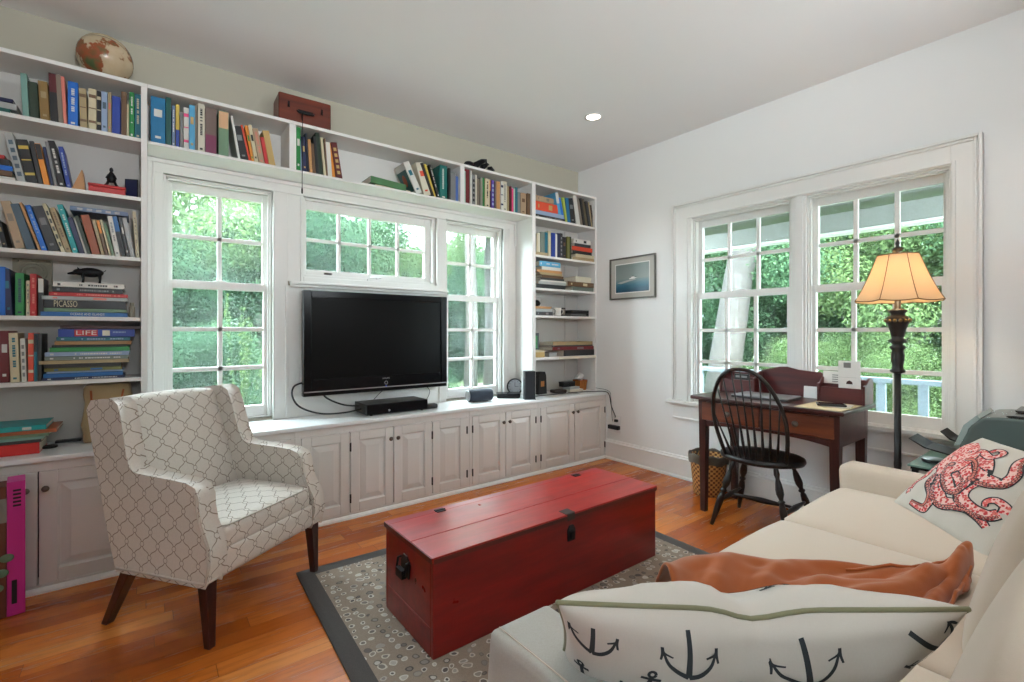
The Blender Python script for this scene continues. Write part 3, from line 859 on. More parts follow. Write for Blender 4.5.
 ('SK',0.628,[(-0.562, 0.168, 0.0519, 'bright red', 'box', 'white'), (-0.562, 0.175, 0.0139, 'charcoal'), (-0.562, 0.185, 0.0125, 'pale teal'), (-0.562, 0.201, 0.0146, 'sage green'), (-0.562, 0.227, 0.0167, 'rust'), (-0.562, 0.191, 0.0229, 'turquoise', 'mark', 'white')]),
 ('SL1',2.222,[(-0.555, 0.055, 0.0231, 'dark teal'), (-0.555, 0.075, 0.0298, 'light grey'), (-0.555, 0.064, 0.0169, 'navy')]),
 ('SL2',1.91,[(-0.555, 0.071, 0.0175, 'white'), (-0.555, 0.061, 0.0261, 'brown'), (-0.555, 0.062, 0.0231, 'bright blue'), (-0.555, 0.052, 0.0297, 'black'), (-0.555, 0.035, 0.0184, 'red')]),
]
# ---------------------------------------------------------------- books
BC = {'pale teal': (120,160,150), 'dark green': (34,52,34), 'golden brown': (134,104,52), 'tan': (166,146,108), 'black': (28,27,28), 'maroon': (92,24,28),
 'taupe': (128,116,102), 'salmon pink': (212,120,104), 'bright blue': (20,104,196), 'cream': (206,194,160), 'brown': (104,76,50), 'pale blue': (150,170,200),
 'slate': (70,90,104), 'royal blue': (26,58,148), 'green': (28,130,60), 'teal': (22,104,122), 'light grey': (170,172,170), 'yellow': (212,184,80), 'charcoal': (50,50,52),
 'orange': (224,140,44), 'navy': (26,34,74), 'grey': (124,124,124), 'beige': (172,146,116), 'orange tan': (188,136,84), 'turquoise': (14,154,156), 'white': (218,216,208),
 'rust': (156,74,30), 'sage green': (106,138,108), 'red': (186,34,34), 'dark red': (110,22,28), 'orange red': (216,72,40), 'cerulean blue': (14,112,160), 'dark teal': (16,84,78),
 'blue grey': (98,118,150), 'hot pink': (216,64,120), 'gold': (190,158,96), 'sky blue': (84,164,204), 'ivory': (214,208,188), 'mauve brown': (116,96,88), 'plum': (122,46,80),
 'peach': (214,170,130), 'dark navy': (20,24,46), 'deep teal': (8,108,100), 'cornflower blue': (76,108,176), 'mint': (168,206,188), 'stone grey': (132,128,116), 'purple': (86,62,150),
 'brown grey': (110,98,90), 'yellow green': (170,184,70), 'olive brown': (92,80,56), 'dark brown': (50,36,28), 'olive': (110,108,50), 'grey green': (112,122,112), 'pale grey': (180,180,180),
 'blue': (20,96,160), 'brown tan': (150,112,66), 'dark maroon': (60,22,20), 'bright red': (206,40,36), 'caramel': (176,110,50), 'deep green': (70,118,74)}
_bm = {}
def bmat(c):
    if c not in _bm:
        _bm[c] = paint('cover_' + c.replace(' ', '_'), srgb(*BC[c]), 0.42, 0.06)
    return _bm[c]
rnd = random.Random(7)
ALL_LABELS = {}
WORD = ['under', 'upper']
def make_book(t, h, d, colr, style=None, c2=None, txt=None):
    """spine faces -y, thickness along x, height along z"""
    root = thing('book', None, 'book')
    e = min(0.0022, t * 0.18)
    g = 0.003
    mb = MB()
    mb.box(0, t, 0, e, 0, h)
    mb.box(0, e, e, d, 0, h)
    mb.box(t - e, t, e, d, 0, h)
    cov = mb.build('cover', bmat(colr), root, bevel=min(0.0012, e * .5), seg=1)
    MB().box(e + .0001, t - e - .0001, e + .0002, d - g, g, h - g).build('pages', M['paper'], root)
    if style == 'mark':
        MB().box(t * .22, t * .78, -0.0004, 0.0001, h * .58, h * .74).build('spine_label', bmat(c2), cov)
        MB().box(t * .3, t * .7, -0.0004, 0.0001, h * .12, h * .17).build('publisher_mark', bmat(c2), cov)
    elif style == 'bands':
        for a, b in ((.18, .24), (.52, .545), (.78, .86)): MB().box(t * .04, t * .96, -0.0004, 0.0001, h * a, h * b).build('spine_band', bmat(c2), cov)
    elif style == 'top':
        pm = MB().box(t * .03, t * .97, -0.0004, 0.0001, h * .62, h * .985); pm.build('spine_label', bmat(c2), cov)
    elif style == 'bottom':
        pm = MB().box(t * .03, t * .97, -0.0004, 0.0001, h * .015, h * .42); pm.build('spine_label', bmat(c2), cov)
    elif style == 'squares':
        pm = MB()
        for k in range(5): pm.box(t * .25, t * .75, -0.0004, 0.0001, h * (.12 + .16 * k), h * (.21 + .16 * k))
        pm.build('spine_label', bmat(c2), cov)
    elif style == 'title':
        pm = MB(); z = h * .9
        while z > h * .34:
            l = rnd.uniform(.004, .011)
            if rnd.random() > .18: pm.box(t * .34, t * .34 + min(t * .34, .012), -0.0004, 0.0001, z - l, z)
            z -= l + .0022
        pm.box(t * .3, t * .7, -0.0004, 0.0001, h * .06, h * .1)
        pm.build('spine_print', bmat(c2), cov)
    elif style == 'text':
        w = min(h * .62, .13 if txt != 'LIFE' else .06)
        sz = t * .78 if txt != 'LIFE' else t * .8
        # text plane -> spine, reading along +z of the book turned flat (book lies on its side, z -> +x)
        mt = Matrix(((0, -1, 0, t * .5), (0, 0, -1, -0.0006), (1, 0, 0, h * (.36 if txt != 'OCEANS AND ISLANDS' else .52)), (0, 0, 0, 1)))
        if txt == 'PICASSO': w = .085; sz = t * 1.15; mt[2][3] = h * .25
        if txt == 'LIFE':
            p = MB().box(t * .08, t * .92, -0.0004, 0.0001, h * .2, h * .5); q = p.build('spine_label', bmat('red'), cov)
            mt = Matrix(((0, -1, 0, t * .5), (0, 0, -1, -0.0010), (1, 0, 0, h * .35), (0, 0, 0, 1)))
            w = h * .26
            MB().box(t * .15, t * .85, -0.0004, 0.0001, h * .56, h * .66).build('spine_label', bmat('ivory'), cov)
            mm = MB()
            for k in range(9): mm.box(t * .3, t * .5, -0.0004, 0.0001, h * (.7 + .02 * k), h * (.713 + .02 * k))
            mm.build('spine_print', bmat('pale blue'), cov)
            writing('LIFE', sz, bmat('white'), cov, mt, 'spine_print', w)
        else:
            writing(txt, sz, bmat(c2), cov, mt, 'spine_print', w)
    return root
def uniq(lbl):
    n = len(lbl.split())
    if n > 16: lbl = ' '.join(lbl.split()[:16])
    if lbl in ALL_LABELS: print('DUPLICATE LABEL', lbl)
    ALL_LABELS[lbl] = 1
    return lbl
SH = {'L1': 'top left-hand shelf', 'L2': 'second left-hand shelf', 'L3': 'third left-hand shelf', 'L4': 'fourth left-hand shelf', 'L5': 'fifth left-hand shelf',
      'A1': 'shelf above left window', 'A2': 'shelf above middle window', 'A3': 'shelf above right window', 'R1': 'top corner shelf', 'R2': 'second corner shelf', 'R2b': 'second corner shelf',
      'R3': 'third corner shelf', 'R4': 'fourth corner shelf', 'R5': 'fifth corner shelf', 'K': 'left counter'}
rows = {}
for k, z, items in ROWS: rows.setdefault(k, []).append((z, items))
YBK = 3.208
for k, parts in rows.items():
    if k.startswith('S'): continue
    items = [(z, it) for z, its in parts for it in its]
    cols = [it[4] for z, it in items]
    prev_end = -99
    for i, (z, it) in enumerate(items):
        X, t, h, lean, c = it[:5]
        style = it[5] if len(it) > 5 else None; c2 = it[6] if len(it) > 6 else None
        d = min(0.205, max(0.13, h * rnd.uniform(.68, .8)))
        h = min(h, 0.279 if k.startswith('A') else (0.273 if k in ('L1', 'R1') else .29))
        b = make_book(t, h, d, c, style, c2)
        b.location = (X + 0.0003, YBK + rnd.uniform(-.003, .012), z + .0006)
        b.rotation_euler = (0, R(lean), 0)
        adj = 'leaning ' if lean < -8 else ''
        size = 'thick ' if t > .036 else ('thin ' if t < .0125 else ('tall ' if h > .245 else ''))
        if i == 0: pos = 'first before the %s one' % cols[1]
        elif i == len(items) - 1: pos = 'last after the %s one' % cols[i-1]
        else: pos = 'between %s and %s ones' % (cols[i-1], cols[i+1])
        if rows[k] and len(set(cols)) != len(cols): pass
        b['label'] = uniq('%s%s%s book %s, %s' % (adj, size, c, pos, SH[k]))
        b['group'] = 'upright books on the ' + SH[k]
# flat stacks: (xl, width, thickness, colour...)
STK = {'S4': ('L4', .0, 3.200), 'S5': ('L5', 0, 3.200), 'SR1': ('R1', 0, 3.20), 'SR2': ('R2', 0, 3.20), 'SR2b': ('R2', 0, 3.20), 'SR3': ('R3', 0, 3.20), 'SR3b': ('R3', 0, 3.20),
       'SR4': ('R4', 0, 3.20), 'SR5': ('R5', 0, 3.195), 'SK': ('K', 0, 3.13), 'SL1': ('L1', 0, 3.20), 'SL2': ('L2', 0, 3.20)}
SW = {'SR3b': 'right', 'SR3': 'left'}
for k, (sh, _, yb) in STK.items():
    for z, items in rows[k]:
        zz = z + .0006
        cols = [it[3] for it in items]
        for i, it in enumerate(items):
            X, w, t, c = it[:4]
            style = it[4] if len(it) > 4 else None; c2 = it[5] if len(it) > 5 else None
            txt = None
            if style == 'text': txt, c2 = it[5], it[6]
            if style == 'box': style, c2 = 'bottom', 'bright red'
            if X < -0.55: w += 0.0
            d = .19 if k not in ('SK', ) else .24
            if k == 'SR2': d = .15
            if k in ('SR2b',): d = .17
            b = make_book(max(t - .0008, .004), w, d, c, style, c2, txt)
            b.rotation_euler = (0, R(90), 0)
            b.location = (X, yb + rnd.uniform(0, .01), zz + t - .0004)
            zz += t + .0002
            n = len(items)
            nm = 'stack'
            side = SW.get(k, '')
            if n == 1: pos = 'lying alone below the upright books'
            elif i == 0: pos = 'at the bottom of the flat %sstack below the %s one' % (side + ' ' if side else '', cols[1])
            elif i == n - 1: pos = 'on top of the flat %sstack' % (side + ' ' if side else '')
            else: pos = 'flat between %s and %s books' % (cols[i-1], cols[i+1])
            w_ = '%s%s book %s, %s' % ('thick ' if t > .03 else ('thin ' if t < .011 else ''), c, pos, SH[sh])
            if txt == 'LIFE': w_ = 'thick royal blue book lettered LIFE in the flat stack, fifth left-hand shelf'
            if txt == 'PICASSO': w_ = 'black book lettered PICASSO in the flat stack, fourth left-hand shelf'
            if txt == 'OCEANS AND ISLANDS': w_ = 'blue book lettered OCEANS AND ISLANDS, bottom of stack, fourth left-hand shelf'
            b['label'] = uniq(w_)
            b['group'] = 'stacked flat books on the ' + SH[sh]
        rows[k + '_top'] = zz
# long mottled journal lying over the books of the third left shelf
def flat_book(X, w, y, t, d, z, c, lbl, style=None, c2=None, rz=0, grp=None):
    b = make_book(t, w, d, c, style, c2)
    b.location = (X, y, z + t); b.rotation_euler = (0, R(90), 0)
    if rz: b.rotation_euler = Matrix.Rotation(R(rz), 4, 'Z').to_euler() if False else (0, R(90), R(rz))
    b['label'] = uniq(lbl)
    if grp: b['group'] = grp
    return b
flat_book(-0.295, .225, 3.200, .022, .19, 1.592 + .212, 'blue grey', 'mottled blue-grey journal lying across the tops of upright books, third left-hand shelf', 'squares', 'pale grey')
# sloping green book and the paperback under it above the middle window
flat_book(1.27, .265, 3.205, .012, .19, 2.218, 'cream', 'cream paperback lying under the green book, shelf above middle window', None, None)
b = flat_book(1.235, .265, 3.196, .046, .2, 2.2312, 'deep green', 'thick green cloth book lying flat near white leaning book, shelf above middle window')
b.rotation_euler = (0, R(93), 0); b.location.z += .003
# pictured front cover of the leaning white book
for o in bpy.data.objects:
    if o.get('label', '').startswith('leaning thick white book'):
        c0 = [c for c in o.children if c.name.startswith('cover')][0]
        MB().box(-.0006, 0, .012, .16, .03, .19).build('cover_picture', bmat('dark teal'), c0)
        MB().sphere((-.0006, .085, .12), .034, 12, 8, (.03, .8, 1.3)).build('cover_picture', bmat('rust'), c0)

# ---------------------------------------------------------------- things on the shelves and on top
# globe on a low ring, on top of the left bookcase
def mk_globe():
    m = new_mat('antique_globe', srgb(190, 170, 140), 0.25)
    nt, b = nodes(m)
    n = nz(nt, coords(nt), 6.5, 5, 0.55)
    land = n.step(0.53, 0.56)
    n2 = nz(nt, coords(nt), 16, 3)
    lc = ramp(nt, n2, [(0.3, srgb(110, 90, 50)), (0.5, srgb(150, 80, 50)), (0.7, srgb(84, 100, 62))])
    c = mix(nt, land, mix(nt, n2, srgb(206, 188, 160), srgb(170, 146, 112)), lc)
    z = sep(nt, coords(nt))[2]
    c = mix(nt, z.abs().lt(0.0016), c, srgb(70, 40, 26))
    setc(nt, b, c)
    return m
g = thing('globe', 'antique cream and brown world globe on top of the left bookcase', 'globe', (-0.166, 3.31, 2.5185))
mb = MB().sphere((0, 0, 0), 0.118, 32, 20)
s = mb.build('sphere', mk_globe(), g, smooth=True); s.location = (0, 0, .127); s.rotation_euler = (R(-25), R(30), R(40))
mb = MB().lathe([(.05, 0), (.055, .006), (.05, .014), (.044, .014), (.04, .004)], 24, caps=False)
mb.build('base_ring', M['darkwood'], g, smooth=True)

# suitcase-like wooden chest on top
M['casewood'] = wood('case_wood', srgb(118, 52, 32), srgb(84, 34, 22), 0.35, 'x')
c = thing('wooden_case', 'small reddish wooden case with black handle on top of the long shelf', 'case', (0.82, 3.315, 2.519), R(-2))
MB().box(-.158, .158, -.085, .10, 0, .185).build('body', M['casewood'], c, bevel=.008)
mb = MB()
for x in (-.10, .10): mb.box(x - .006, x + .006, -.089, -.0852, .10, .135); mb.cyl((x, -.089), .006, .10, .112, 8)
mb.build('latch', M['iron'], c)
mb = MB(); mb.box(-.045, .045, -.0875, -.0852, .075, .1)
mb.tube([(-.05, -.088, .088), (-.045, -.1, .078), (0, -.104, .072), (.045, -.1, .078), (.05, -.088, .088)], .0055)
mb.build('handle', M['iron'], c, smooth=True, autosmooth=40)
# cord hanging from the case handle
mb = MB(); mb.tube([(0.785, 3.176, 2.585), (0.7845, 3.172, 2.53), (0.784, 3.172, 2.35), (0.7825, 3.173, 2.18), (0.782, 3.174, 2.10)], .0022, 6)
mb.tube([(0.784, 3.18, 2.53), (0.784, 3.19, 2.56), (0.79, 3.215, 2.60)], .0022, 6)
mb.lathe([(.0025, 0), (.005, .004), (.005, .03), (.0025, .035)], 8, (0.782, 3.174, 2.07))
tag(mb.build('cord', M['iron'], smooth=True), 'thin dark cord hanging down from the wooden case over the long shelf', 'cord')

# black sculpture (interlocked rings)
f = MB()
f.sphere((-.09, 0, .04), .05, 14, 10, (1.1, .6, .75))
f.tube([(-.07, 0, .03), (-.02, .0, .065), (.03, .0, .10), (.07, 0, .115), (.085, 0, .09), (.06, 0, .07), (.03, 0, .05)], [.03, .026, .022, .016, .018, .02, .022], 10)
f.tube([(.02, -.01, .02), (.06, -.01, .018), (.11, -.01, .03), (.14, 0, .05), (.13, .01, .07), (.10, .01, .06)], [.02, .02, .02, .018, .016, .012], 10)
f.tube([(-.12, 0, .014), (.0, 0, .012), (.12, 0, .012)], .012, 8)
o = f.build('sculpture', M['iron'], None, smooth=True); o.location = (2.19, 3.29, 2.5185)
tag(o, 'small coiled black figure sculpture on top of the shelf above right window', 'sculpture')

# second left shelf: paper tent, red case, black figurine, framed photo
mb = MB().prism([(0, 0), (.05, .0), (.04, .10), (.036, .10)], 0, .09, 'y')
o = mb.build('tent_card', bmat('orange tan'), None); o.location = (-.288, 3.20, 1.9106)
tag(o, 'orange folded paper tent card on the second left-hand shelf', 'card')
c = thing('tin_box', 'flat bright red tin box under the black figurine, second left-hand shelf', 'box', (-.226, 3.2, 1.9106))
MB().box(0, .145, 0, .13, 0, .030).build('body', bmat('red'), c, bevel=.003); MB().box(-.002, .147, -.002, .132, .0305, .044).build('lid', bmat('red'), c, bevel=.003)
f = MB()
f.lathe([(.014, .03), (.019, .042), (.017, .06), (.011, .078), (.006, .086), (.009, .094), (.007, .104), (.001, .110)], 12, (0, 0, 0))
f.tube([(-.008, 0, .045), (-.016, -.008, .02), (-.028, -.012, .004)], .006, 8); f.tube([(.008, 0, .045), (.018, -.008, .02), (.030, -.012, .004)], .006, 8)
f.tube([(-.012, 0, .07), (-.02, -.01, .05), (-.006, -.016, .045)], .004, 6); f.tube([(.012, 0, .07), (.02, -.01, .05), (.006, -.016, .045)], .004, 6)
o = f.build('figurine', M['iron'], None, smooth=True); o.location = (-.14, 3.27, 1.956)
tag(o, 'little black seated figurine standing on the flat red tin box', 'figurine')
c = thing('photo_frame', 'small dark blue framed picture turned sideways at the end of the second left-hand shelf', 'photo frame', (-.058, 3.25, 1.9106), R(-25))
MB().box(-.03, .03, 0, .006, 0, .105).build('frame', M['matte_black'], c, bevel=.001); MB().box(-.026, .026, -.0008, 0, .006, .099).build('picture', bmat('navy'), c)

# fourth left shelf: carved tile, pig, candle
def mk_tile():
    m = new_mat('carved_tile', srgb(150, 146, 130), 0.8)
    nt, b = nodes(m)
    return m
t = thing('carved_tile', 'grey carved tile with ring relief standing behind the books, fourth left-hand shelf', 'tile', (-.452, 3.4, 1.2776))
MB().box(-.072, .072, 0, .018, 0, .292).build('slab', mk_tile(), t, bevel=.003)
mb = MB()
mt = Matrix.Translation((0, -.0005, .225)) @ Matrix.Rotation(R(90), 4, 'X')
for r in (.024, .040, .052): mb.lathe([(r - .004, 0), (r - .003, .005), (r + .003, .005), (r + .004, 0)], 28, (0, 0, 0), mt, caps=False)
for x in (-.058, .058):
    for z in (.165, .28): mb.lathe([(.009, 0), (.007, .004), (.002, .006)], 12, (0, 0, 0), Matrix.Translation((x, -.0005, z)) @ Matrix.Rotation(R(90), 4, 'X'))
mb.build('relief', mk_tile(), t, smooth=True)
ztop = rows['S4_top']
p = MB()
p.sphere((0, 0, .058), .026, 16, 12, (2.0, .75, .95))
p.sphere((-.040, 0, .058), .020, 12, 10, (1.4, .75, .85)); p.tube([(-.05, 0, .056), (-.07, 0, .050), (-.088, 0, .046)], [.012, .008, .004], 8)
p.tube([(-.045, .006, .07), (-.05, .008, .082)], [.006, .001], 6); p.tube([(-.045, -.006, .07), (-.05, -.008, .082)], [.006, .001], 6)
for x in (-.03, .035):
    for y in (-.010, .010): p.tube([(x, y, .05), (x + .002, y, .02), (x, y, .001)], [.008, .0045, .005], 8)
p.tube([(.05, 0, .064), (.058, 0, .07), (.060, 0, .076)], .0018, 6)
o = p.build('pig_figurine', M['iron'], None, smooth=True); o.location = (-.222, 3.27, ztop)
tag(o, 'black iron pig figurine standing on top of the stacked books, fourth left-hand shelf', 'figurine')
mb = MB(); mb.lathe([(.012, 0), (.013, .004), (.012, .055), (.009, .058), (.010, .07), (.010, .078)], 14)
o = mb.build('glass_bottle', paint('cloudy_glass', srgb(150, 146, 130), 0.2, .1), None, smooth=True, autosmooth=50); o.location = (-.054, 3.225, 1.2776)
tag(o, 'small cloudy glass bottle beside the stacked books, fourth left-hand shelf', 'bottle')

# left counter: tan bag, round cap, folded black glasses
c = thing('canvas_bag', 'tan canvas tote bag standing on the counter behind the armchair', 'bag', (-.150, 3.32, ZC + .0005))
mb = rounded((.19, .13, .30), .02, 8, lambda p, u: (p.x * (1 + .16 * (1 - (p.z + .15) / .3)) + .006 * math.sin(p.z * 40), p.y * (1 + .1 * (1 - (p.z + .15) / .3)), p.z + .15))
mb.build('body', fabric('canvas', srgb(166, 142, 104), srgb(140, 118, 84), 400), c, smooth=True)
mb = MB().tube([(-.07, -.066, .27), (-.06, -.075, .10), (-.02, -.078, .20), (.03, -.078, .11), (.06, -.072, .27)], .005)
mb.build('strap', M['rust'], c, smooth=True)
mb = MB().lathe([(.030, 0), (.032, .003), (.031, .009), (.022, .011), (.020, .008)], 24)
o = mb.build('lens_cap', M['black'], None, smooth=True, autosmooth=40); o.location = (-.375, 3.26, ZC + .0005)
tag(o, 'round black lens cap on the counter right of the red box', 'lens cap')
mb = MB().box(-.05, .05, -.02, .02, 0, .012); mb.tube([(.05, 0, .008), (.07, -.01, .01), (.075, -.03, .006), (.06, -.035, .005)], .003)
mb.sphere((.07, .0, .022), .014, 10, 8)
o = mb.build('power_adapter', M['black'], None, smooth=True, autosmooth=40, bevel=.002); o.location = (-.315, 3.375, ZC + .0005)
tag(o, 'black power adapter with short cord at the back of the left counter', 'adapter')
# magenta game box on the floor in front of the left cabinet
M['magenta'] = new_mat('magenta_card', srgb(190, 40, 130), 0.4)
c = thing('toy_box', 'tall magenta and brown cardboard toy box on the floor before the left cabinet', 'box', (-.46, 2.88, 0.0006), R(8))
MB().box(-.34, -.001, 0, .12, 0, .55).build('front_panel', paint('brown_card', srgb(112, 58, 36), .5, .2), c, bevel=.002)
MB().box(0, .055, -.001, .121, 0, .565).build('side_panel', M['magenta'], c, bevel=.002)
MB().box(-.34, .0, -.003, -.0005, .40, .50).build('label_strip', paint('grey_card', srgb(120, 116, 108), .6), c)
MB().box(-.34, -.09, -.004, -.001, .503, .545).build('label_strip', bmat('sky blue'), c)
mb = MB()
for k in range(3): mb.sphere((-.03 + .015 * k, -.004, .13 + .06 * k), .022, 10, 8, (1, .1, .8))
mb.sphere((-.2, -.004, .3), .05, 12, 8, (.8, .06, 1.4)); mb.build('printed_picture', bmat('sage green'), c, smooth=True)
mb = MB()
for k in range(5): mb.box(.018, .042, -.0025, -.001, .46 + .016 * k, .468 + .016 * k)
mb.box(.014, .03, -.0025, -.001, .05, .15); mb.build('printed_panel', M['matte_black'], c)

# ---- corner bookcase objects
def box_thing(name, label, cat, x, y, z, w, d, h, mat, rz=0, lid=None, bev=.002):
    if lid is None:
        o = MB().box(-w/2, w/2, 0, d, 0, h).build(name, mat, None, bevel=bev)
        o.location = (x, y, z); o.rotation_euler = (0, 0, R(rz))
        return tag(o, label, cat)
    t = thing(name, label, cat, (x, y, z), R(rz))
    MB().box(-w/2, w/2, 0, d, 0, h * .72).build('body', mat, t, bevel=bev)
    MB().box(-w/2 - .002, w/2 + .002, -.002, d + .002, h * .7205, h).build('lid', lid, t, bevel=bev)
    return t
z4 = rows['SR4_top']
mb = MB(); mb.lathe([(.02, 0), (.045, .01), (.052, .03), (.04, .05), (.025, .06), (.018, .056), (.03, .04)], 20)
o = mb.build('bowl', M['iron'], None, smooth=True); o.location = (2.80, 3.29, z4 + .0002); tag(o, 'small dark round bowl on the stacked books, fourth corner shelf', 'bowl')
c = thing('picture_frame', 'white framed card leaning at the back of the fourth corner shelf', 'picture frame', (2.93, 3.415, 1.3486))
MB().box(-.06, .06, 0, .008, 0, .19).build('frame', M['shelfback'], c, bevel=.002); MB().box(-.045, .045, -.001, 0, .02, .17).build('card', M['trim'], c)
def mug(x, y, z, label, mat, r=.032, h=.075):
    t = thing('mug', label, 'mug', (x, y, z), R(-60))
    MB().lathe([(r * .8, 0), (r, .004), (r, h), (r - .003, h), (r - .004, .006), (0.001, .005)], 20, caps=False).build('cup', mat, t, smooth=True, autosmooth=50)
    MB().tube([(r - .002, 0, h * .8), (r + .016, 0, h * .75), (r + .02, 0, h * .5), (r + .014, 0, h * .25), (r - .002, 0, h * .2)], .004).build('handle', mat, t, smooth=True)
mug(2.935, 3.235, 1.3486, 'pale grey mug left of the white mug, fourth corner shelf', paint('grey_glaze', srgb(150, 146, 140), .25))
mug(3.02, 3.225, 1.3486, 'plain white mug standing on the fourth corner shelf', paint('white_glaze', srgb(230, 228, 222), .2))
c = thing('photo_frame', 'tiny black framed photo right of the white mug, fourth corner shelf', 'photo frame', (3.095, 3.22, 1.3486), R(12))
MB().box(-.028, .028, 0, .008, 0, .078).build('frame', M['black'], c, bevel=.002); MB().box(-.018, .018, -.001, 0, .012, .066).build('picture', bmat('taupe'), c)
c = thing('document_tray', 'flat black plastic tray at the right end of the fourth corner shelf', 'tray', (3.30, 3.22, 1.3486))
mb = MB().box(-.12, .13, 0, .16, 0, .012); mb.box(-.10, .13, 0, .16, .03, .060); mb.box(.122, .13, 0, .16, .012, .03); mb.box(-.10, .13, .15, .16, .012, .03)
mb.build('body', M['black'], c, bevel=.002); MB().box(-.11, .10, .004, .14, .0125, .022).build('papers', bmat('grey'), c)
c = thing('photo_frame', 'green picture in a black frame, left end of the fifth corner shelf', 'photo frame', (2.775, 3.25, 1.015 + .027), R(-8))
MB().box(-.045, .035, 0, .01, 0, .15).build('frame', M['black'], c, bevel=.002); MB().box(-.035, .018, -.001, 0, .012, .125).build('picture', bmat('green'), c)
box_thing('cardboard_box', 'small cream cardboard box under the green picture, fifth corner shelf', 'box', 2.785, 3.20, .9746, .11, .12, .064, bmat('gold'), 0, bmat('cream'))
box_thing('metal_case', 'small silver grey case left of the photo albums, fifth corner shelf', 'case', 2.935, 3.194, .9746, .09, .07, .045, bmat('light grey'), 0, bmat('grey'))
# worktop: lantern box, books, basket with tissue, papers
c = thing('mantel_clock', 'black peaked wooden box with orange picture on the corner worktop', 'box', (2.895, 3.29, ZC + .0005), R(8))
MB().prism([(-.06, 0), (.06, 0), (.05, .17), (.036, .205), (-.036, .205), (-.05, .17)], 0, .07, 'y').build('body', M['matte_black'], c, bevel=.003)
MB().box(-.028, .02, -.001, .0, .07, .12).build('picture', bmat('caramel'), c)
c = thing('storage_basket', 'orange-brown wicker basket on the corner worktop below the shelves', 'basket', (3.40, 3.31, ZC + .0005))
mb = MB().lathe([(.05, 0), (.06, .004), (.072, .095), (.066, .095), (.055, .01), (.001, .008)], 4, caps=False, mtx=Matrix.Rotation(R(45), 4, 'Z'))
mb.build('body', wood('wicker_orange', srgb(190, 116, 40), srgb(140, 76, 24), .6, 'z', 4), c, bevel=.004)
MB().lathe([(.070, .092), (.076, .097), (.070, .103), (.066, .097)], 4, caps=False, mtx=Matrix.Rotation(R(45), 4, 'Z')).build('rim', M['rust'], c, bevel=.002)
mb = rounded((.09, .05, .06), .02, 6, lambda p, u: (p.x + .01 * math.sin(u.z * 4), p.y, p.z * (1 + .5 * math.sin(u.x * 3)) ))
o = mb.build('tissue', M['trim'], None, smooth=True); o.location = (3.385, 3.31, ZC + .128)
tag(o, 'crumpled white tissue sticking up out of the orange-brown basket', 'tissue')
box_thing('white_book', 'lower white paperback on the corner worktop beside the basket', 'book', 3.245, 3.20, ZC + .0005, .16, .11, .028, bmat('ivory'), -6)
box_thing('white_book', 'upper white paperback with grey cover on the corner worktop', 'book', 3.235, 3.215, ZC + .029, .14, .10, .022, bmat('light grey'), 4)
box_thing('black_case', 'small black box on top of the white paperbacks by the basket', 'box', 3.20, 3.25, ZC + .0515, .15, .07, .048, M['matte_black'], 2, M['black'])
box_thing('black_pouch', 'flat dark pouch on the corner worktop left of the paperbacks', 'pouch', 3.075, 3.24, ZC + .0005, .14, .09, .03, bmat('dark brown'), -12, None, .01)
for i, (x, y, rz, lb) in enumerate(((2.93, 3.10, 8, 'glossy leaflet nearest the worktop edge in the corner'), (3.08, 3.11, -14, 'glossy leaflet lying right of the other one in the corner'))):
    box_thing('leaflet', lb, 'leaflet', x, y, ZC + .0005 + .0016 * i, .20, .10, .0014, bmat('light grey' if i else 'white'), rz, None, .0002)

# ---------------------------------------------------------------- electronics on the worktop
tv = thing('television', 'large black flat-screen television on the wall under the middle window', 'television', (1.360, 3.325, 0.772))
w, h = 1.075, .705
mb = MB(); mb.box(-w/2, -w/2 + .052, -.022, .03, .028, h); mb.box(w/2 - .052, w/2, -.022, .03, .028, h)
mb.box(-w/2 + .052, w/2 - .052, -.022, .03, h - .048, h); mb.box(-w/2 + .052, w/2 - .052, -.022, .03, .028, .112)
mb.box(-w/2, w/2, -.018, .03, 0.0, .0275)
mb.build('bezel', M['gloss_black'], tv, bevel=.004)
MB().box(-w/2 + .0522, w/2 - .0522, -.012, .03, .1122, h - .0482).build('screen', M['screen'], tv)
mb = MB().box(-w/2 + .004, w/2 - .004, -.0235, -.0185, .026, .033); mb.build('chrome_strip', M['steel'], tv, bevel=.001)
MB().box(-w/2 + .06, w/2 - .06, .0305, .052, .06, h - .06).build('housing', M['matte_black'], tv, bevel=.01)
MB().box(-.2, .2, .0525, .0925, .2, .5).build('wall_mount', M['iron'], tv)
mt = Matrix.Translation((.03, -.0225, .060)) @ Matrix.Rotation(R(90), 4, 'X')
MB().lathe([(.010, 0), (.010, .002), (.013, .002), (.013, 0)], 24, (0, 0, 0), mt, caps=False).build('power_button', M['steel'], tv, smooth=True)
MB().sphere((.03, -.0225, .036), .0022, 8, 6).build('standby_light', new_mat('blue_led', (.02, .05, .9), .4, Emission_Color=(.1, .15, 1, 1), Emission_Strength=3.0), tv)
writing('SAMSUNG', .013, M['steel'], tv, Matrix(((1, 0, 0, .03), (0, 0, -1, -.0228), (0, 1, 0, .092), (0, 0, 0, 1))), 'maker_mark', .055)

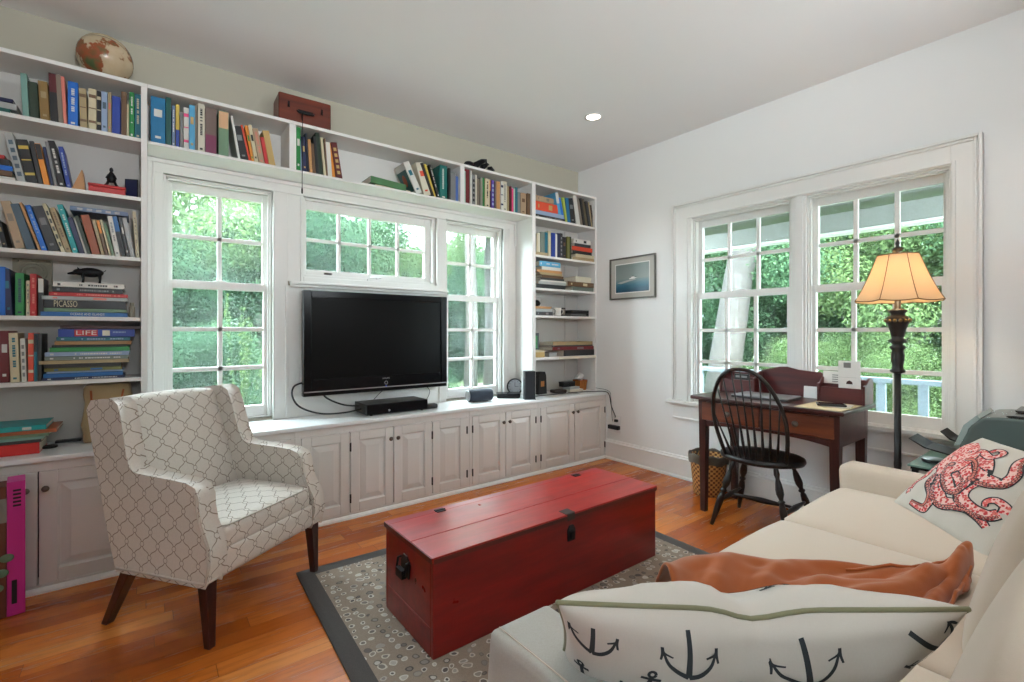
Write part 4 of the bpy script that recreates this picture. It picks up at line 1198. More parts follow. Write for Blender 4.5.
c = thing('set_top_box', 'flat black set-top box on the worktop under the television', 'set-top box', (1.425, 3.125, ZC + .0005))
MB().box(-.24, .22, .02, .25, .006, .078).build('body', M['black'], c, bevel=.004)
MB().box(-.236, .216, .0175, .0198, .010, .074).build('front_panel', M['gloss_black'], c, bevel=.001)
mt = Matrix.Translation((-.08, .0172, .028)) @ Matrix.Rotation(R(90), 4, 'X')
MB().lathe([(.008, 0), (.008, .003), (.002, .004)], 14, (0, 0, 0), mt).build('button', M['steel'], c, smooth=True)
mb = MB()
for x in (-.2, .18):
    for y in (.04, .22): mb.cyl((x, y), .01, 0, .006, 10)
mb.build('foot', M['matte_black'], c)
mb = rounded((.09, .06, .035), .012, 6)
o = mb.build('webcam', M['black'], None, smooth=True); o.location = (1.70, 3.20, ZC + .018 + .0); tag(o, 'small rounded black puck speaker at the right end of the set-top box', 'speaker')

def cable(name, label, pts, r=.004, mat=None, cat='cable', group=None):
    # Catmull-Rom smoothed
    P = [Vector(p) for p in pts]; out = []
    for i in range(len(P) - 1):
        a = P[max(i-1, 0)]; b = P[i]; c_ = P[i+1]; d = P[min(i+2, len(P)-1)]
        for s_ in range(6):
            t = s_ / 6
            out.append(0.5 * ((2*b) + (-a + c_)*t + (2*a - 5*b + 4*c_ - d)*t*t + (-a + 3*b - 3*c_ + d)*t*t*t))
    out.append(P[-1])
    return tag(MB().tube(out, r, 7).build(name, mat or M['cable'], None, smooth=True), label, cat, group)
cable('cable', 'long black cable looping out left of the television down to the set-top box', [(.84, 3.39, .86), (.78, 3.37, .84), (.76, 3.33, .78), (.80, 3.29, .71), (.92, 3.25, .662), (1.08, 3.24, .655), (1.2, 3.25, .67)], .006)
cable('cable', 'short black cable from under the television to the set-top box', [(.95, 3.36, .80), (.98, 3.33, .75), (1.08, 3.30, .70), (1.18, 3.28, .685)], .006)
cable('cable', 'thin cord hanging below the television at its middle', [(1.42, 3.39, .78), (1.38, 3.41, .74), (1.30, 3.41, .66)], .0022)
cable('cable', 'thin grey cord under the right end of the television', [(1.75, 3.39, .78), (1.78, 3.37, .73), (1.72, 3.33, .66)], .0022)

# bluetooth speaker
s = thing('portable_speaker', 'dark blue barrel-shaped portable speaker lying on the worktop before the right window', 'speaker', (2.185, 3.27, ZC + .0005), R(-6))
mt = Matrix.Translation((-.112, 0, .052)) @ Matrix.Rotation(R(90), 4, 'Y')
m_ = fabric('speaker_cloth', srgb(40, 48, 62), srgb(26, 32, 42), 500)
MB().lathe([(.038, .004), (.047, .006), (.050, .02), (.0515, .11), (.050, .204), (.047, .218), (.038, .22)], 28, (0, 0, 0), mt).build('body', m_, s, smooth=True)
MB().lathe([(.034, -.002), (.040, .0), (.046, .004), (.040, .0045)], 28, (0, 0, 0), mt).build('bass_radiator', M['steel'], s, smooth=True)
MB().box(-.07, .07, -.02, .02, 0, .008).build('foot', M['matte_black'], s, bevel=.002)
# flat black box (router), alarm clock, black speaker
c = thing('cable_box', 'small flat glossy black box on the worktop between clock and barrel speaker', 'box', (2.51, 3.31, ZC + .0005), R(-33))
MB().box(-.10, .10, -.065, .075, .004, .040).build('body', M['gloss_black'], c, bevel=.004); MB().box(-.09, .09, -.058, .068, 0, .0038).build('foot', M['matte_black'], c)
c = thing('alarm_clock', 'round black alarm clock with pale dial beside the black speaker', 'clock', (2.59, 3.335, ZC + .0405), R(-30))
c.location = (2.635, 3.375, ZC + .0005)
mt = Matrix.Translation((0, 0, .082)) @ Matrix.Rotation(R(90), 4, 'X')
MB().lathe([(.070, -.03), (.074, .0), (.074, .012), (.064, .014), (.062, .006), (.001, .006)], 32, (0, 0, 0), mt, caps=False).build('case', M['black'], c, smooth=True, autosmooth=50)
MB().lathe([(.0615, .0065), (.001, .007)], 32, (0, 0, 0), mt, caps=False).build('dial', paint('pale_dial', srgb(176, 180, 186), .4), c)
mb = MB(); mb.box(-.002, .002, -.0092, -.0078, .082, .12); mb.box(-.002, .032, -.0092, -.0078, .080, .083)
for k in range(12):
    a = k * PI / 6; q = Matrix.Translation((.052 * math.sin(a), -.0085, .082 + .052 * math.cos(a))); mb.box(-.0015, .0015, -.0006, .0006, -.005, .005, q @ Matrix.Rotation(a, 4, 'Y'))
mb.build('hands', M['black'], c)
mb = MB(); mb.tube([(-.04, .02, .025), (-.045, .02, .0)], .005); mb.tube([(.04, .02, .025), (.045, .02, .0)], .005); mb.build('foot', M['black'], c)
c = thing('desk_speaker', 'upright black loudspeaker box at the foot of the white side panel', 'speaker', (2.60, 3.13, ZC + .0005), R(-28))
MB().box(-.045, .045, -.045, .045, .004, .24).build('body', M['black'], c, bevel=.004)
MB().box(-.041, .041, -.0485, -.0455, .012, .234).build('grille', fabric('grille_cloth', srgb(34, 38, 46), srgb(20, 22, 28), 800), c, bevel=.002)
MB().box(-.048, .048, -.050, .048, 0, .0038).build('foot', M['matte_black'], c)
# cords across the corner worktop to the outlet
cable('cable', 'black power cord running over the corner worktop edge to the wall outlet', [(2.72, 3.2, .634), (2.95, 3.19, .634), (3.2, 3.17, .634), (3.38, 3.12, .634), (3.475, 3.05, .632), (3.487, 3.01, .60), (3.487, 2.985, .50), (3.485, 2.94, .42), (3.47, 2.925, .405)], .0042)
cable('cable', 'thin pale cord along the wall beside the black power cord', [(3.49, 3.4, .66), (3.488, 3.2, .655), (3.488, 3.02, .64), (3.492, 2.995, .56), (3.49, 2.985, .45), (3.485, 2.97, .36)], .002)
ou = thing('wall_outlet', 'white electric outlet plate low on the wall beside the corner cabinet', 'outlet', (XW - .0005, 2.922, .26))
MB().box(-.006, 0, -.037, .037, 0, .155).build('cover_plate', M['white_plastic'], ou, bevel=.002)
mb = MB()
for z in (.045, .11): mb.box(-.0068, -.0062, -.012, -.008, z - .008, z + .008); mb.box(-.0068, -.0062, .008, .012, z - .008, z + .008)
mb.build('socket', M['hinge'], ou)
mb = MB(); mb.box(-.045, -.007, -.04, .085, .03, .068); o = mb.build('power_brick', M['black'], None, bevel=.006); o.location = ou.location
tag(o, 'black power brick plugged into the low wall outlet', 'plug')
mb = MB(); mb.box(-.03, -.007, -.016, .018, .088, .112); o = mb.build('plug', M['black'], None, bevel=.004); o.location = ou.location
o.location.z += .012
tag(o, 'small black plug in the upper socket above the power brick', 'plug')
# ---------------------------------------------------------------- rug and chest
mb = rounded((1.86, 2.74, .010), .004, 20)
o = mb.build('rug', M['rug'], None, smooth=True); o.location = (1.468, 1.115, .0056); o.rotation_euler = (0, 0, R(-2.2))
tag(o, 'grey-brown area rug with pebble rings and plain dark border under the red chest', 'rug')

t = thing('wooden_chest', 'long red painted wooden chest used as a coffee table on the rug', 'chest', (1.487, 1.75, .0112))
hx, hy = .662, .213
mb = MB()
mb.box(-hx, hx, -hy, -hy + .02, .0, .352); mb.box(-hx, hx, hy - .02, hy, .0, .352)
mb.box(-hx, -hx + .02, -hy + .02, hy - .02, .0, .104); mb.box(-hx, -hx + .02, -hy + .02, hy - .02, .1055, .352)
mb.box(hx - .02, hx, -hy + .02, hy - .02, .0, .352); mb.box(-hx + .02, hx - .02, -hy + .02, hy - .02, .005, .02)
mb.build('body', M['trunk'], t, bevel=.003)
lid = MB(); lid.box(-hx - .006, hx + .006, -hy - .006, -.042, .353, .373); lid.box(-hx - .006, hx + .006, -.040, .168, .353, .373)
L = lid.build('lid', M['trunk_lid_lit'], t, bevel=.003)
MB().box(-hx - .006, hx + .006, .1705, hy + .006, .353, .371).build('hinge_board', M['trunk_lid_lit'], t, bevel=.003)
mb = MB(); mb.box(-hx - .008, -hx - .0062, -hy - .002, hy + .002, .350, .370); mb.box(-hx, hx, -hy - .0085, -hy - .0062, .350, .366)
mb.build('edge_strip', M['trunk_edge'], L)
mb = MB()
for x in (-.42, .455): mb.box(x - .022, x + .022, .155, .19, .3732, .3765); mb.tube([(x - .024, .17, .376), (x + .024, .17, .376)], .004)
mb.build('hinge', M['iron'], t)
mb = MB(); mb.box(.0, .055, -hy - .004, -hy + .045, .3732, .3758); mb.box(.005, .05, -hy - .0095, -hy - .0062, .345, .3758)
mb.build('hasp', M['hinge'], L, bevel=.001)
lk = MB(); lk.prism([(.012, .25), (.056, .25), (.058, .30), (.045, .32), (.022, .32), (.010, .30)], -hy - .006, -hy, 'y'); lk.box(.022, .046, -hy - .014, -hy - .006, .262, .292)
lk.build('lock', M['iron'], t, bevel=.001)
hd = MB()
hd.prism([(-.05 + .03, .215), (.03 + .015, .215), (.03 + .02, .27), (.03, .300), (-.005, .300), (-.03, .27)], -hx - .005, -hx, 'x')
hd.tube([(-hx - .004, -.028, .285), (-hx - .018, -.03, .283), (-hx - .026, -.028, .24), (-hx - .026, .045, .24), (-hx - .018, .047, .283), (-hx - .004, .045, .285)], .005)
hd.box(-hx - .034, -hx - .016, -.02, .037, .222, .255)
hd.build('handle', M['iron'], t, smooth=True, autosmooth=35)

# ---------------------------------------------------------------- armchair
A = thing('armchair', 'low wing-back armchair in white fabric with brown trellis pattern before the left bookcase', 'armchair', (.262, 2.54, 0), R(36))
def side(sx):
    prof = [(.150, .255), (-.302, .255), (-.312, .33), (-.306, .39), (-.285, .43), (-.262, .47), (-.248, .52), (-.243, .565), (-.228, .592), (-.19, .606), (-.12, .611), (-.03, .616),
            (.07, .622), (.112, .640), (.138, .69), (.160, .77), (.182, .85), (.200, .895), (.225, .910), (.27, .908), (.335, .900), (.348, .88), (.318, .78), (.266, .62), (.212, .45)]
    # inner and outer outline, subdivided across so that the wing can flare
    n = len(prof); vs = []; fs = []
    lay = 7
    for k in range(lay):
        u = k / (lay - 1)
        x = .252 + .073 * u
        ins = .016 * abs(2 * u - 1) ** 3.0
        cy = sum(p[0] for p in prof) / n; cz = sum(p[1] for p in prof) / n
        for i, (y, z) in enumerate(prof):
            p0 = Vector(prof[i-1]); p1 = Vector(prof[(i+1) % n]); tt = (p1 - p0).normalized()
            nn = Vector((-tt.y, tt.x))
            y2, z2 = y + nn.x * ins, z + nn.y * ins
            fl = -max(0, z2 - .30) * .045
            vs.append((sx * (x + fl), y2, z2))
    for k in range(lay - 1):
        for i in range(n):
            j = (i + 1) % n
            fs.append((k*n+i, k*n+j, (k+1)*n+j, (k+1)*n+i))
    fs.append(tuple(range(n))); fs.append(tuple((lay-1)*n + i for i in range(n)))
    o = MB().add(vs, fs).build('arm_and_wing', M['lattice'], A, smooth=True, autosmooth=60)
    box_uv(o)
    # piping along the front edge of the arm
    pr = [Vector((sx * .323, y, z)) for y, z in prof[1:11]]
    pipe = MB()
    for xx in (.326, .252):
        pts = [(sx * (xx - max(0, z - .30) * .045), y - .004, z) for y, z in prof[1:9]]
        pipe.tube(pts, .0035, 6)
    pts = []
    pipe.build('piping', M['chair_pipe'], o, smooth=True)
side(-1); side(1)
def bk(p, u):
    z = p.z + .66
    y = p.y + .176 + (z - .42) * .30
    y += -.018 * (1 - u.x ** 2) * (1 - u.z ** 2) if p.y < 0 else 0
    return (p.x * (1 - .07 * (u.z * .5 + .5)), y, z + .010 * (1 - u.x * u.x) * (u.z > .8))
o = rounded((.515, .095, .50), .028, 14, bk).build('backrest', M['lattice'], A, smooth=True); box_uv(o)
o = rounded((.60, .055, .60), .02, 10, lambda p, u: (p.x * (1 - .05 * (u.z * .5 + .5)), p.y + .128 + (p.z + .30) * .305, p.z + .560)).build('outer_back', M['lattice'], A, smooth=True); box_uv(o)
def cu(p, u):
    z = p.z + .405 + .020 * (1 - u.x ** 2) * (1 - u.y ** 2) * (1 if u.z > 0 else 0) + (-.012 * max(0, -u.y) ** 2)
    return (p.x, p.y * .94 - .088, z)
o = rounded((.498, .475, .105), .034, 14, cu).build('seat_cushion', M['lattice'], A, smooth=True); box_uv(o)
pp = MB()
for z in (.448, .372):
    w2, r = .243, .03
    y0_, y1_ = -.306, .12
    pts = [(-w2, y1_, z), (-w2, y0_ + r, z)] + [(-w2 + r - r * math.cos(a), y0_ + r - r * math.sin(a), z - .004) for a in (R(30), R(60), R(90))] + [(0, y0_ - .002, z - .004)] + [(w2 - r + r * math.sin(a), y0_ + r - r * math.cos(a), z - .004) for a in (0, R(30), R(60), R(90))] + [(w2, y1_, z)]
    pp.tube(pts, .0036, 6)
pp.build('piping', M['chair_pipe'], o, smooth=True)
o = rounded((.522, .46, .108), .018, 8, lambda p, u: (p.x, p.y - .078 - (.006 if u.y < -.9 else 0), p.z + .308)).build('seat_base', M['lattice'], A, smooth=True); box_uv(o)
pp = MB().tube([(-.326, -.302, .257), (.326, -.302, .257), (.326, .150, .257), (-.326, .150, .257)], .005, 6, closed=True)
pp.build('bottom_piping', M['chair_pipe'], A, smooth=True)
def leg(parent, p0, p1, w0, w1, name='leg', mat='legwood'):
    a, b = Vector(p0), Vector(p1)
    vs = []
    for c, w in ((a, w0), (b, w1)):
        vs += [c + Vector(q) for q in ((-w, -w, 0), (w, -w, 0), (w, w, 0), (-w, w, 0))]
    return MB().add(vs, [(0, 1, 2, 3), (4, 7, 6, 5), (0, 4, 5, 1), (1, 5, 6, 2), (2, 6, 7, 3), (3, 7, 4, 0)]).build(name, M[mat], parent, bevel=.003)
for sx in (-1, 1):
    leg(A, (sx * .29, -.272, .262), (sx * .292, -.288, .0), .024, .014)
    leg(A, (sx * .285, .118, .262), (sx * .29, .255, .0), .024, .016)

# ---------------------------------------------------------------- desk
D = thing('writing_desk', 'small dark wooden writing desk with two drawers under the windows', 'desk', (0, 0, 0))
ZD = .775
MB().box(2.905, 3.425, .915, 1.805, ZD - .022, ZD).build('desk_top', M['darkwood'], D, bevel=.006, seg=3)
mb = MB().box(2.955, 3.405, .95, .97, .575, ZD - .0225); mb.box(2.955, 3.405, 1.75, 1.77, .575, ZD - .0225); mb.box(3.385, 3.405, .97, 1.75, .575, ZD - .0225)
mb.box(2.955, 2.975, .97, 1.75, ZD - .036, ZD - .0225)
# scalloped lower rail
pts = [(.97, .612)]
for i in range(0, 25):
    y = .97 + .78 * i / 24; u = abs(2 * i / 24 - 1)
    pts.append((y, .596 - .030 * (u ** 3)))
pts += [(1.75, .612)]
mb.prism(pts, 2.955, 2.975, 'x'); mb.box(2.955, 2.975, 1.352, 1.372, .612, ZD - .036)
mb.build('apron', M['darkwood'], D, bevel=.001)
for y0_, y1_ in ((.974, 1.349), (1.375, 1.746)):
    d = MB().box(2.949, 2.97, y0_, y1_, .616, .736).build('drawer', M['drawerwood'], D, bevel=.003)
    mt = Matrix.Translation((2.949, (y0_ + y1_) / 2, .676)) @ Matrix.Rotation(R(-90), 4, 'Y')
    MB().lathe([(.009, 0), (.008, .008), (.016, .014), (.018, .021), (.013, .027), (.001, .029)], 16, (0, 0, 0), mt).build('knob', M['pewter'], d, smooth=True)
for x in (2.978, 3.382):
    for y in (.975, 1.745): leg(D, (x, y, ZD - .023), (x, y, 0), .027, .018)

# hutch on the desk
Hh = thing('desk_hutch', 'dark wooden letter rack with arched back standing on the rear of the desk', 'letter rack', (0, 0, 0))
z0 = ZD + .0005
pts = [(.925, z0), (1.80, z0), (1.80, .905), (1.79, .915), (1.74, .912), (1.60, .912), (1.585, .925), (1.56, .938), (1.50, .950), (1.45, .966), (1.40, .968), (1.33, .952), (1.24, .944), (1.20, .945), (1.175, .932), (1.165, .912), (.925, .912)]
MB().prism(pts, 3.405, 3.418, 'x').build('arched_back', M['hutch'], Hh, bevel=.003)
for y0_, y1_ in ((.925, 1.172), (1.552, 1.80)):
    b = MB(); b.box(3.275, 3.287, y0_ + .012, y1_ - .012, z0, .868); b.box(3.287, 3.405, y0_ + .012, y1_ - .012, z0, z0 + .01)
    b.box(3.33, 3.338, y0_ + .012, y1_ - .012, z0 + .01, .885)
    b.build('letter_box', M['hutch'], Hh, bevel=.002)
    for y in (y0_, y1_ - .012):
        MB().prism([(3.27, z0), (3.405, z0), (3.405, .925), (3.36, .93), (3.30, .892), (3.27, .885)], y, y + .012, 'y').build('side_panel', M['hutch'], Hh, bevel=.002)
def sheet(name, label, cat, y0, y1, x, z0, h, mat, tilt=0, mark=None):
    t = thing(name, label, cat, (x, y0, z0), 0, rot=(0, R(tilt), 0))
    MB().box(0, .002, 0, y1 - y0, 0, h).build('sheet', mat, t)
    w = y1 - y0
    if mark == 'letter':
        mb = MB(); mb.prism([(w*.35, h*.33), (w*.65, h*.33), (w*.62, h*.40), (w*.5, h*.44), (w*.38, h*.40)], -.0006, 0, 'x'); mb.build('printed_emblem', M['red_ink'] if False else bmat('dark maroon'), t)
        MB().box(-.0006, 0, w*.42, w*.75, h*.80, h*.95).build('printed_panel', bmat('grey'), t)
        MB().box(-.0007, 0, w*.02, w*.98, h*.52, h*.524).build('fold_line', bmat('grey'), t)
    if mark == 'stamp':
        mb = MB()
        for k in range(4): mb.box(-.0006, 0, w*.35, w*.6, h*(.35 + .13*k), h*(.40 + .13*k))
        mb.build('printed_lines', bmat('grey'), t); MB().box(-.0006, 0, w*.02, w*.12, h*.4, h*.8).build('printed_panel', M['matte_black'], t)
    return t
W_ = new_mat('white_card', srgb(226, 224, 222), .5)
sheet('folded_card', 'tall white folded card with small dark emblem standing in the right letter box', 'card', .950, 1.062, 3.29, .825, .205, W_, -3, 'letter')
sheet('envelope', 'white envelopes behind the tall card in the right letter box', 'envelope', 1.04, 1.165, 3.345, .86, .10, W_, 3, 'stamp')
sheet('note_card', 'small blank white card propped behind the laptop', 'card', 1.205, 1.29, 3.385, ZD + .001, .075, W_, 4)
c = thing('desk_speaker', 'small black box standing in the left letter box', 'speaker', (3.31, 1.69, .86), 0)
# laptop, writing pad, phone
lp = thing('laptop', 'closed silver laptop lying on the desk before the letter rack', 'laptop', (3.165, 1.43, ZD + .0008), R(3))
MB().box(-.115, .115, -.17, .17, 0, .012).build('base', new_mat('laptop_grey', srgb(70, 72, 74), .4), lp, bevel=.004)
MB().box(-.115, .115, -.17, .17, .0122, .019).build('lid', new_mat('laptop_silver', srgb(170, 172, 176), .3, .5), lp, bevel=.003)
o = MB().box(-.12, .16, -.16, .16, 0, .0012).build('paper_sheet', W_, None); o.location = (3.10, 1.62, ZD + .0007); o.rotation_euler = (0, 0, R(-3)); o.scale = (.7, .7, 1)
bpy.data.objects.remove(o)
o = MB().box(2.925, 3.26, .935, 1.165, ZD + .0004, ZD + .003).build('desk_pad', paint('cream_pad', srgb(206, 190, 152), .7), None); tag(o, 'cream paper pad lying at the right end of the desk top', 'pad')
ph = thing('phone', 'black phone lying face up on the cream pad', 'phone', (3.09, 1.035, ZD + .0075), R(24))
MB().box(-.045, .045, -.07, .07, 0, .011).build('body', M['black'], ph, bevel=.004); MB().box(-.038, .038, -.060, .060, .0112, .012).build('screen', M['gloss_black'], ph)
o = MB().box(-.09, .06, -.07, .07, 0, .0035).build('notepad', W_, None); o.location = (3.14, 1.02, ZD + .0035); o.rotation_euler = (0, 0, R(10)); tag(o, 'white notepaper under the black phone on the desk', 'notepad')
bpy.data.objects.remove(c)
k = thing('storage_box', 'small black box standing in the left letter box', 'box', (3.31, 1.66, .79), 0)
MB().box(0, .018, -.05, .05, 0, .115).build('body', M['black'], k, bevel=.002); MB().box(-.0007, 0, -.04, .04, .09, .105).build('label_strip', bmat('grey'), k)

# wicker waste basket
wb = thing('waste_basket', 'woven honey-coloured wicker basket with dark liner on the floor behind the desk leg', 'basket', (3.325, 1.915, 0))
def mk_wicker():
    m = new_mat('wicker', srgb(176, 120, 62), .55)
    nt, b = nodes(m)
    x, y, z = sep(nt, coords(nt))
    at = nt.nodes.new('ShaderNodeMath'); at.operation = 'ARCTAN2'; nt.links.new(y.s, at.inputs[0]); nt.links.new(x.s, at.inputs[1])
    a = S(nt, at.outputs[0])
    w = ((a * 20.0 + (z / .017).floor() * PI).sin() * (((z / .017).fract() * PI).sin())).step(-.45, .25)
    setc(nt, b, mix(nt, w, srgb(112, 64, 26), srgb(206, 154, 88)))
    bump(nt, b, w, .004, .8)
    return m
MB().lathe([(.098, 0), (.103, .004), (.132, .285), (.125, .285), (.098, .01), (.001, .008)], 40, caps=False).build('body', mk_wicker(), wb, smooth=True, autosmooth=60)
mb = MB()
prof = [(.120, .20), (.127, .29), (.134, .302), (.141, .292), (.140, .262), (.137, .236)]
mb.lathe(prof, 40, caps=False)
mb.v = [(x * (1 + .018 * math.sin(9 * math.atan2(y, x))), y * (1 + .018 * math.sin(9 * math.atan2(y, x))), z + .006 * math.sin(7 * math.atan2(y, x))) for x, y, z in mb.v]
mb.build('liner', fabric('liner', srgb(96, 86, 72), srgb(74, 66, 56), 600), wb, smooth=True)

# ---------------------------------------------------------------- windsor chair
wc = thing('windsor_chair', 'black bow-back windsor chair with turned legs drawn up to the desk', 'chair', (3.01, 1.385, 0), R(8))
# local: +x faces the desk, y to the left
def seat_pts(n=40, k=1.0):
    out = []
    for i in range(n):
        a = 2 * PI * i / n
        r = .235 * k
        x = r * .92 * math.cos(a); y = r * 1.02 * math.sin(a)
        if x < 0: x *= .9
        if x > .1: x = .1 + (x - .1) * .8
        out.append((x, y))
    return out
mb = MB()
rings = [(.82, .405), (.97, .415), (1.0, .428), (.985, .442), (.93, .449), (.7, .440), (.4, .434), (.1, .436)]
vs = []; fs = []; n = 40
for kf, z in rings:
    for i, (x, y) in enumerate(seat_pts(n, kf)):
        dz = 0
        if kf < .9 and z > .42: dz = .008 * math.cos(2 * PI * i / n) * (1 if kf > .3 else 0)
        vs.append((x, y, z + dz))
for q in range(len(rings) - 1):
    for i in range(n):
        j = (i + 1) % n; fs.append((q*n+i, q*n+j, (q+1)*n+j, (q+1)*n+i))
fs.append(tuple(range(n))[::-1]); fs.append(tuple((len(rings)-1)*n + i for i in range(n)))
MB().add(vs, fs).build('seat', M['windsor'], wc, smooth=True)
def turned(parent, p0, p1, prof, name='leg', mat='windsor', n=14):
    a, b = Vector(p0), Vector(p1); d = b - a; L_ = d.length
    q = d.to_track_quat('Z', 'Y').to_matrix().to_4x4()
    mt = Matrix.Translation(a) @ q
    return MB().lathe([(r, t * L_) for r, t in prof], n, (0, 0, 0), mt).build(name, M[mat], parent, smooth=True)
LP = [(.010, 0), (.013, .03), (.016, .10), (.012, .14), (.011, .16), (.017, .22), (.0215, .30), (.021, .36), (.013, .42), (.012, .44), (.019, .455), (.019, .47), (.011, .49), (.016, .52), (.0205, .60), (.018, .75), (.013, .90), (.011, 1.0)]
tops = [(-.13, .115), (-.13, -.115), (.12, .13), (.12, -.13)]
feet = [(-.175, .235), (-.155, -.190), (.245, .215), (.235, -.235)]
lg = []
for (tx, ty), (fx, fy) in zip(tops, feet):
    turned(wc, (tx, ty, .415), (fx, fy, 0), LP)
def lp_at(i, z):
    (tx, ty), (fx, fy) = tops[i], feet[i]; f_ = 1 - z / .415
    return Vector((tx + (fx - tx) * f_, ty + (fy - ty) * f_, z))
SP = [(.007, 0), (.009, .15), (.016, .42), (.0175, .5), (.016, .58), (.009, .85), (.007, 1)]
s1a, s1b = lp_at(0, .155), lp_at(2, .155); s2a, s2b = lp_at(1, .155), lp_at(3, .155)
turned(wc, s1a, s1b, SP, 'stretcher'); turned(wc, s2a, s2b, SP, 'stretcher'); turned(wc, (s1a + s1b) / 2, (s2a + s2b) / 2, SP, 'stretcher')
# bow
bow = []
NB = 36
for i in range(NB + 1):
    a = PI * i / NB
    u = math.cos(a); v = math.sin(a)
    yy = .175 * u if v < .02 else .205 * math.copysign(abs(u) ** .9, u)
    z = .44 + .545 * (v ** .80)
    # narrower at the seat
    f_ = (z - .44) / .545
    yy = math.copysign(abs(u) ** .85, u) * (.168 + .05 * math.sin(min(1, f_ * 1.25) * PI * .62))
    x = -.120 - .17 * f_ + (-.03 * (1 - abs(u)) if f_ < .1 else 0)
    if f_ < .02: x = -.125
    bow.append((x - .0, yy + .03 * f_, z))
MB().tube(bow, .0115, 10).build('bow', M['windsor'], wc, smooth=True)
def bow_at(yq):
    best = None
    top = bow[NB // 5: NB - NB // 5 + 1]
    return min(bow[5:NB-4], key=lambda p: abs(p[1] - yq))
for i in range(9):
    s_ = (i - 4) / 4
    yb = .125 * s_
    xb = -.185 + .055 * s_ * s_
    tpt = bow_at(.030 * .9 + .195 * s_)
    a = Vector((xb, yb, .440)); b = Vector(tpt)
    turned(wc, a, b, [(.005, 0), (.0065, .08), (.0085, .20), (.0065, .33), (.0045, .6), (.004, 1)], 'spindle', n=8)

# ---------------------------------------------------------------- floor lamp
lx, ly = 3.10, .735
F = thing('floor_lamp', 'black turned floor lamp with lit cream bell shade before the right window', 'lamp', (lx, ly, 0))
MB().lathe([(.14, 0), (.142, .012), (.13, .022), (.09, .032), (.05, .045), (.035, .07), (.022, .10), (.024, .115), (.0155, .13)], 32).build('base', M['lampblack'], F, smooth=True)
MB().lathe([(.0165, .12), (.0155, .50), (.0165, .505), (.0165, .52), (.0155, .53), (.0150, .99)], 20).build('pole', M['lampblack'], F, smooth=True)
MB().lathe([(0.0155, .985), (0.0325, .992), (0.0325, 1.002), (0.0238, 1.010), (0.0231, 1.03), (0.0281, 1.05), (0.0287, 1.08), (0.0238, 1.105), (0.0325, 1.115), (0.0331, 1.125), (0.0225, 1.132), (0.0238, 1.140), (0.0387, 1.148), (0.0387, 1.158), (0.0250, 1.166),
            (0.0275, 1.18), (0.0363, 1.215), (0.0425, 1.238), (0.0500, 1.25), (0.0513, 1.268), (0.0425, 1.280), (0.0300, 1.286), (0.0325, 1.298), (0.0413, 1.308), (0.0387, 1.315), (0.0140, 1.322), (0.0120, 1.40)], 24).build('turned_column', M['lampblack'], F, smooth=True)
mb = MB()
for i in range(14):
    a = 2 * PI * i / 14; mb.sphere((.050 * math.cos(a), .050 * math.sin(a), 1.259), .009, 8, 6)
mb.build('beading', M['brass'], F, smooth=True)
# eight-panel bell shade
def mk_shade():
    m = bpy.data.materials.new('shade_fabric'); m.use_nodes = True
    nt = m.node_tree; nt.nodes.clear()
    out = nt.nodes.new('ShaderNodeOutputMaterial')
    d = nt.nodes.new('ShaderNodeBsdfDiffuse'); d.inputs[0].default_value = (*srgb(232, 214, 186), 1)
    t = nt.nodes.new('ShaderNodeBsdfTranslucent'); t.inputs[0].default_value = (*srgb(250, 228, 194), 1)
    mx = nt.nodes.new('ShaderNodeMixShader'); mx.inputs[0].default_value = .5
    nt.links.new(d.outputs[0], mx.inputs[1]); nt.links.new(t.outputs[0], mx.inputs[2]); nt.links.new(mx.outputs[0], out.inputs[0])
    return m
M['shade'] = mk_shade()
NS = 8
prof = []
for i in range(13):
    u = i / 12
    r = .090 + (.192 - .090) * (u * .82 + .18 * u ** 3)
    prof.append((r, 1.600 - .238 * u))
def ring(r, z, off=0, per=6):
    out = []
    for k in range(NS):
        for j in range(per):
            a0 = 2*PI*(k + .82)/NS; a1 = 2*PI*(k + 1.82)/NS; t = j / per
            p = Vector((math.cos(a0), math.sin(a0))) * (1 - t) + Vector((math.cos(a1), math.sin(a1))) * t
            p *= (r + off) * (1 - .02 * math.sin(PI * t))
            out.append((p.x, p.y, z - 0.006 * math.sin(PI * t) * ((r - .090) / .102)))
    return out
vs = []; n = NS * 6
for r, z in prof: vs += ring(r, z)
for r, z in reversed(prof): vs += ring(r, z, -.0015)
rows_ = len(prof) * 2; fs = []
for q in range(rows_):
    q2 = (q + 1) % rows_
    for i in range(n):
        j = (i + 1) % n; fs.append((q*n+i, q*n+j, q2*n+j, q2*n+i))
sh = MB().add(vs, fs).build('lamp_shade', M['shade'], F, smooth=True, autosmooth=50)
tr = MB()
for k in range(NS):
    a = 2*PI*(k + .82)/NS
    tr.tube([((r + .001) * math.cos(a), (r + .001) * math.sin(a), z) for r, z in prof], .0016, 6)
tr.tube([(x, y, z) for x, y, z in ring(prof[0][0], prof[0][1])], .003, 6, closed=True)
tr.tube([(x, y, z) for x, y, z in ring(prof[-1][0], prof[-1][1])], .003, 6, closed=True)
tr.build('shade_trim', paint('shade_trim', srgb(120, 84, 50), .8), sh, smooth=True)
mb = MB()
for a in (0, 2.094, 4.189): mb.tube([(0, 0, 1.585), (.089 * math.cos(a), .089 * math.sin(a), 1.598)], .0015, 6)
mb.tube([(.012, 0, 1.38), (.05, 0, 1.42), (.055, 0, 1.48), (.04, 0, 1.55), (.004, 0, 1.59)], .002, 6); mb.tube([(-.012, 0, 1.38), (-.05, 0, 1.42), (-.055, 0, 1.48), (-.04, 0, 1.55), (-.004, 0, 1.59)], .002, 6)
mb.build('harp', M['brass'], F, smooth=True)
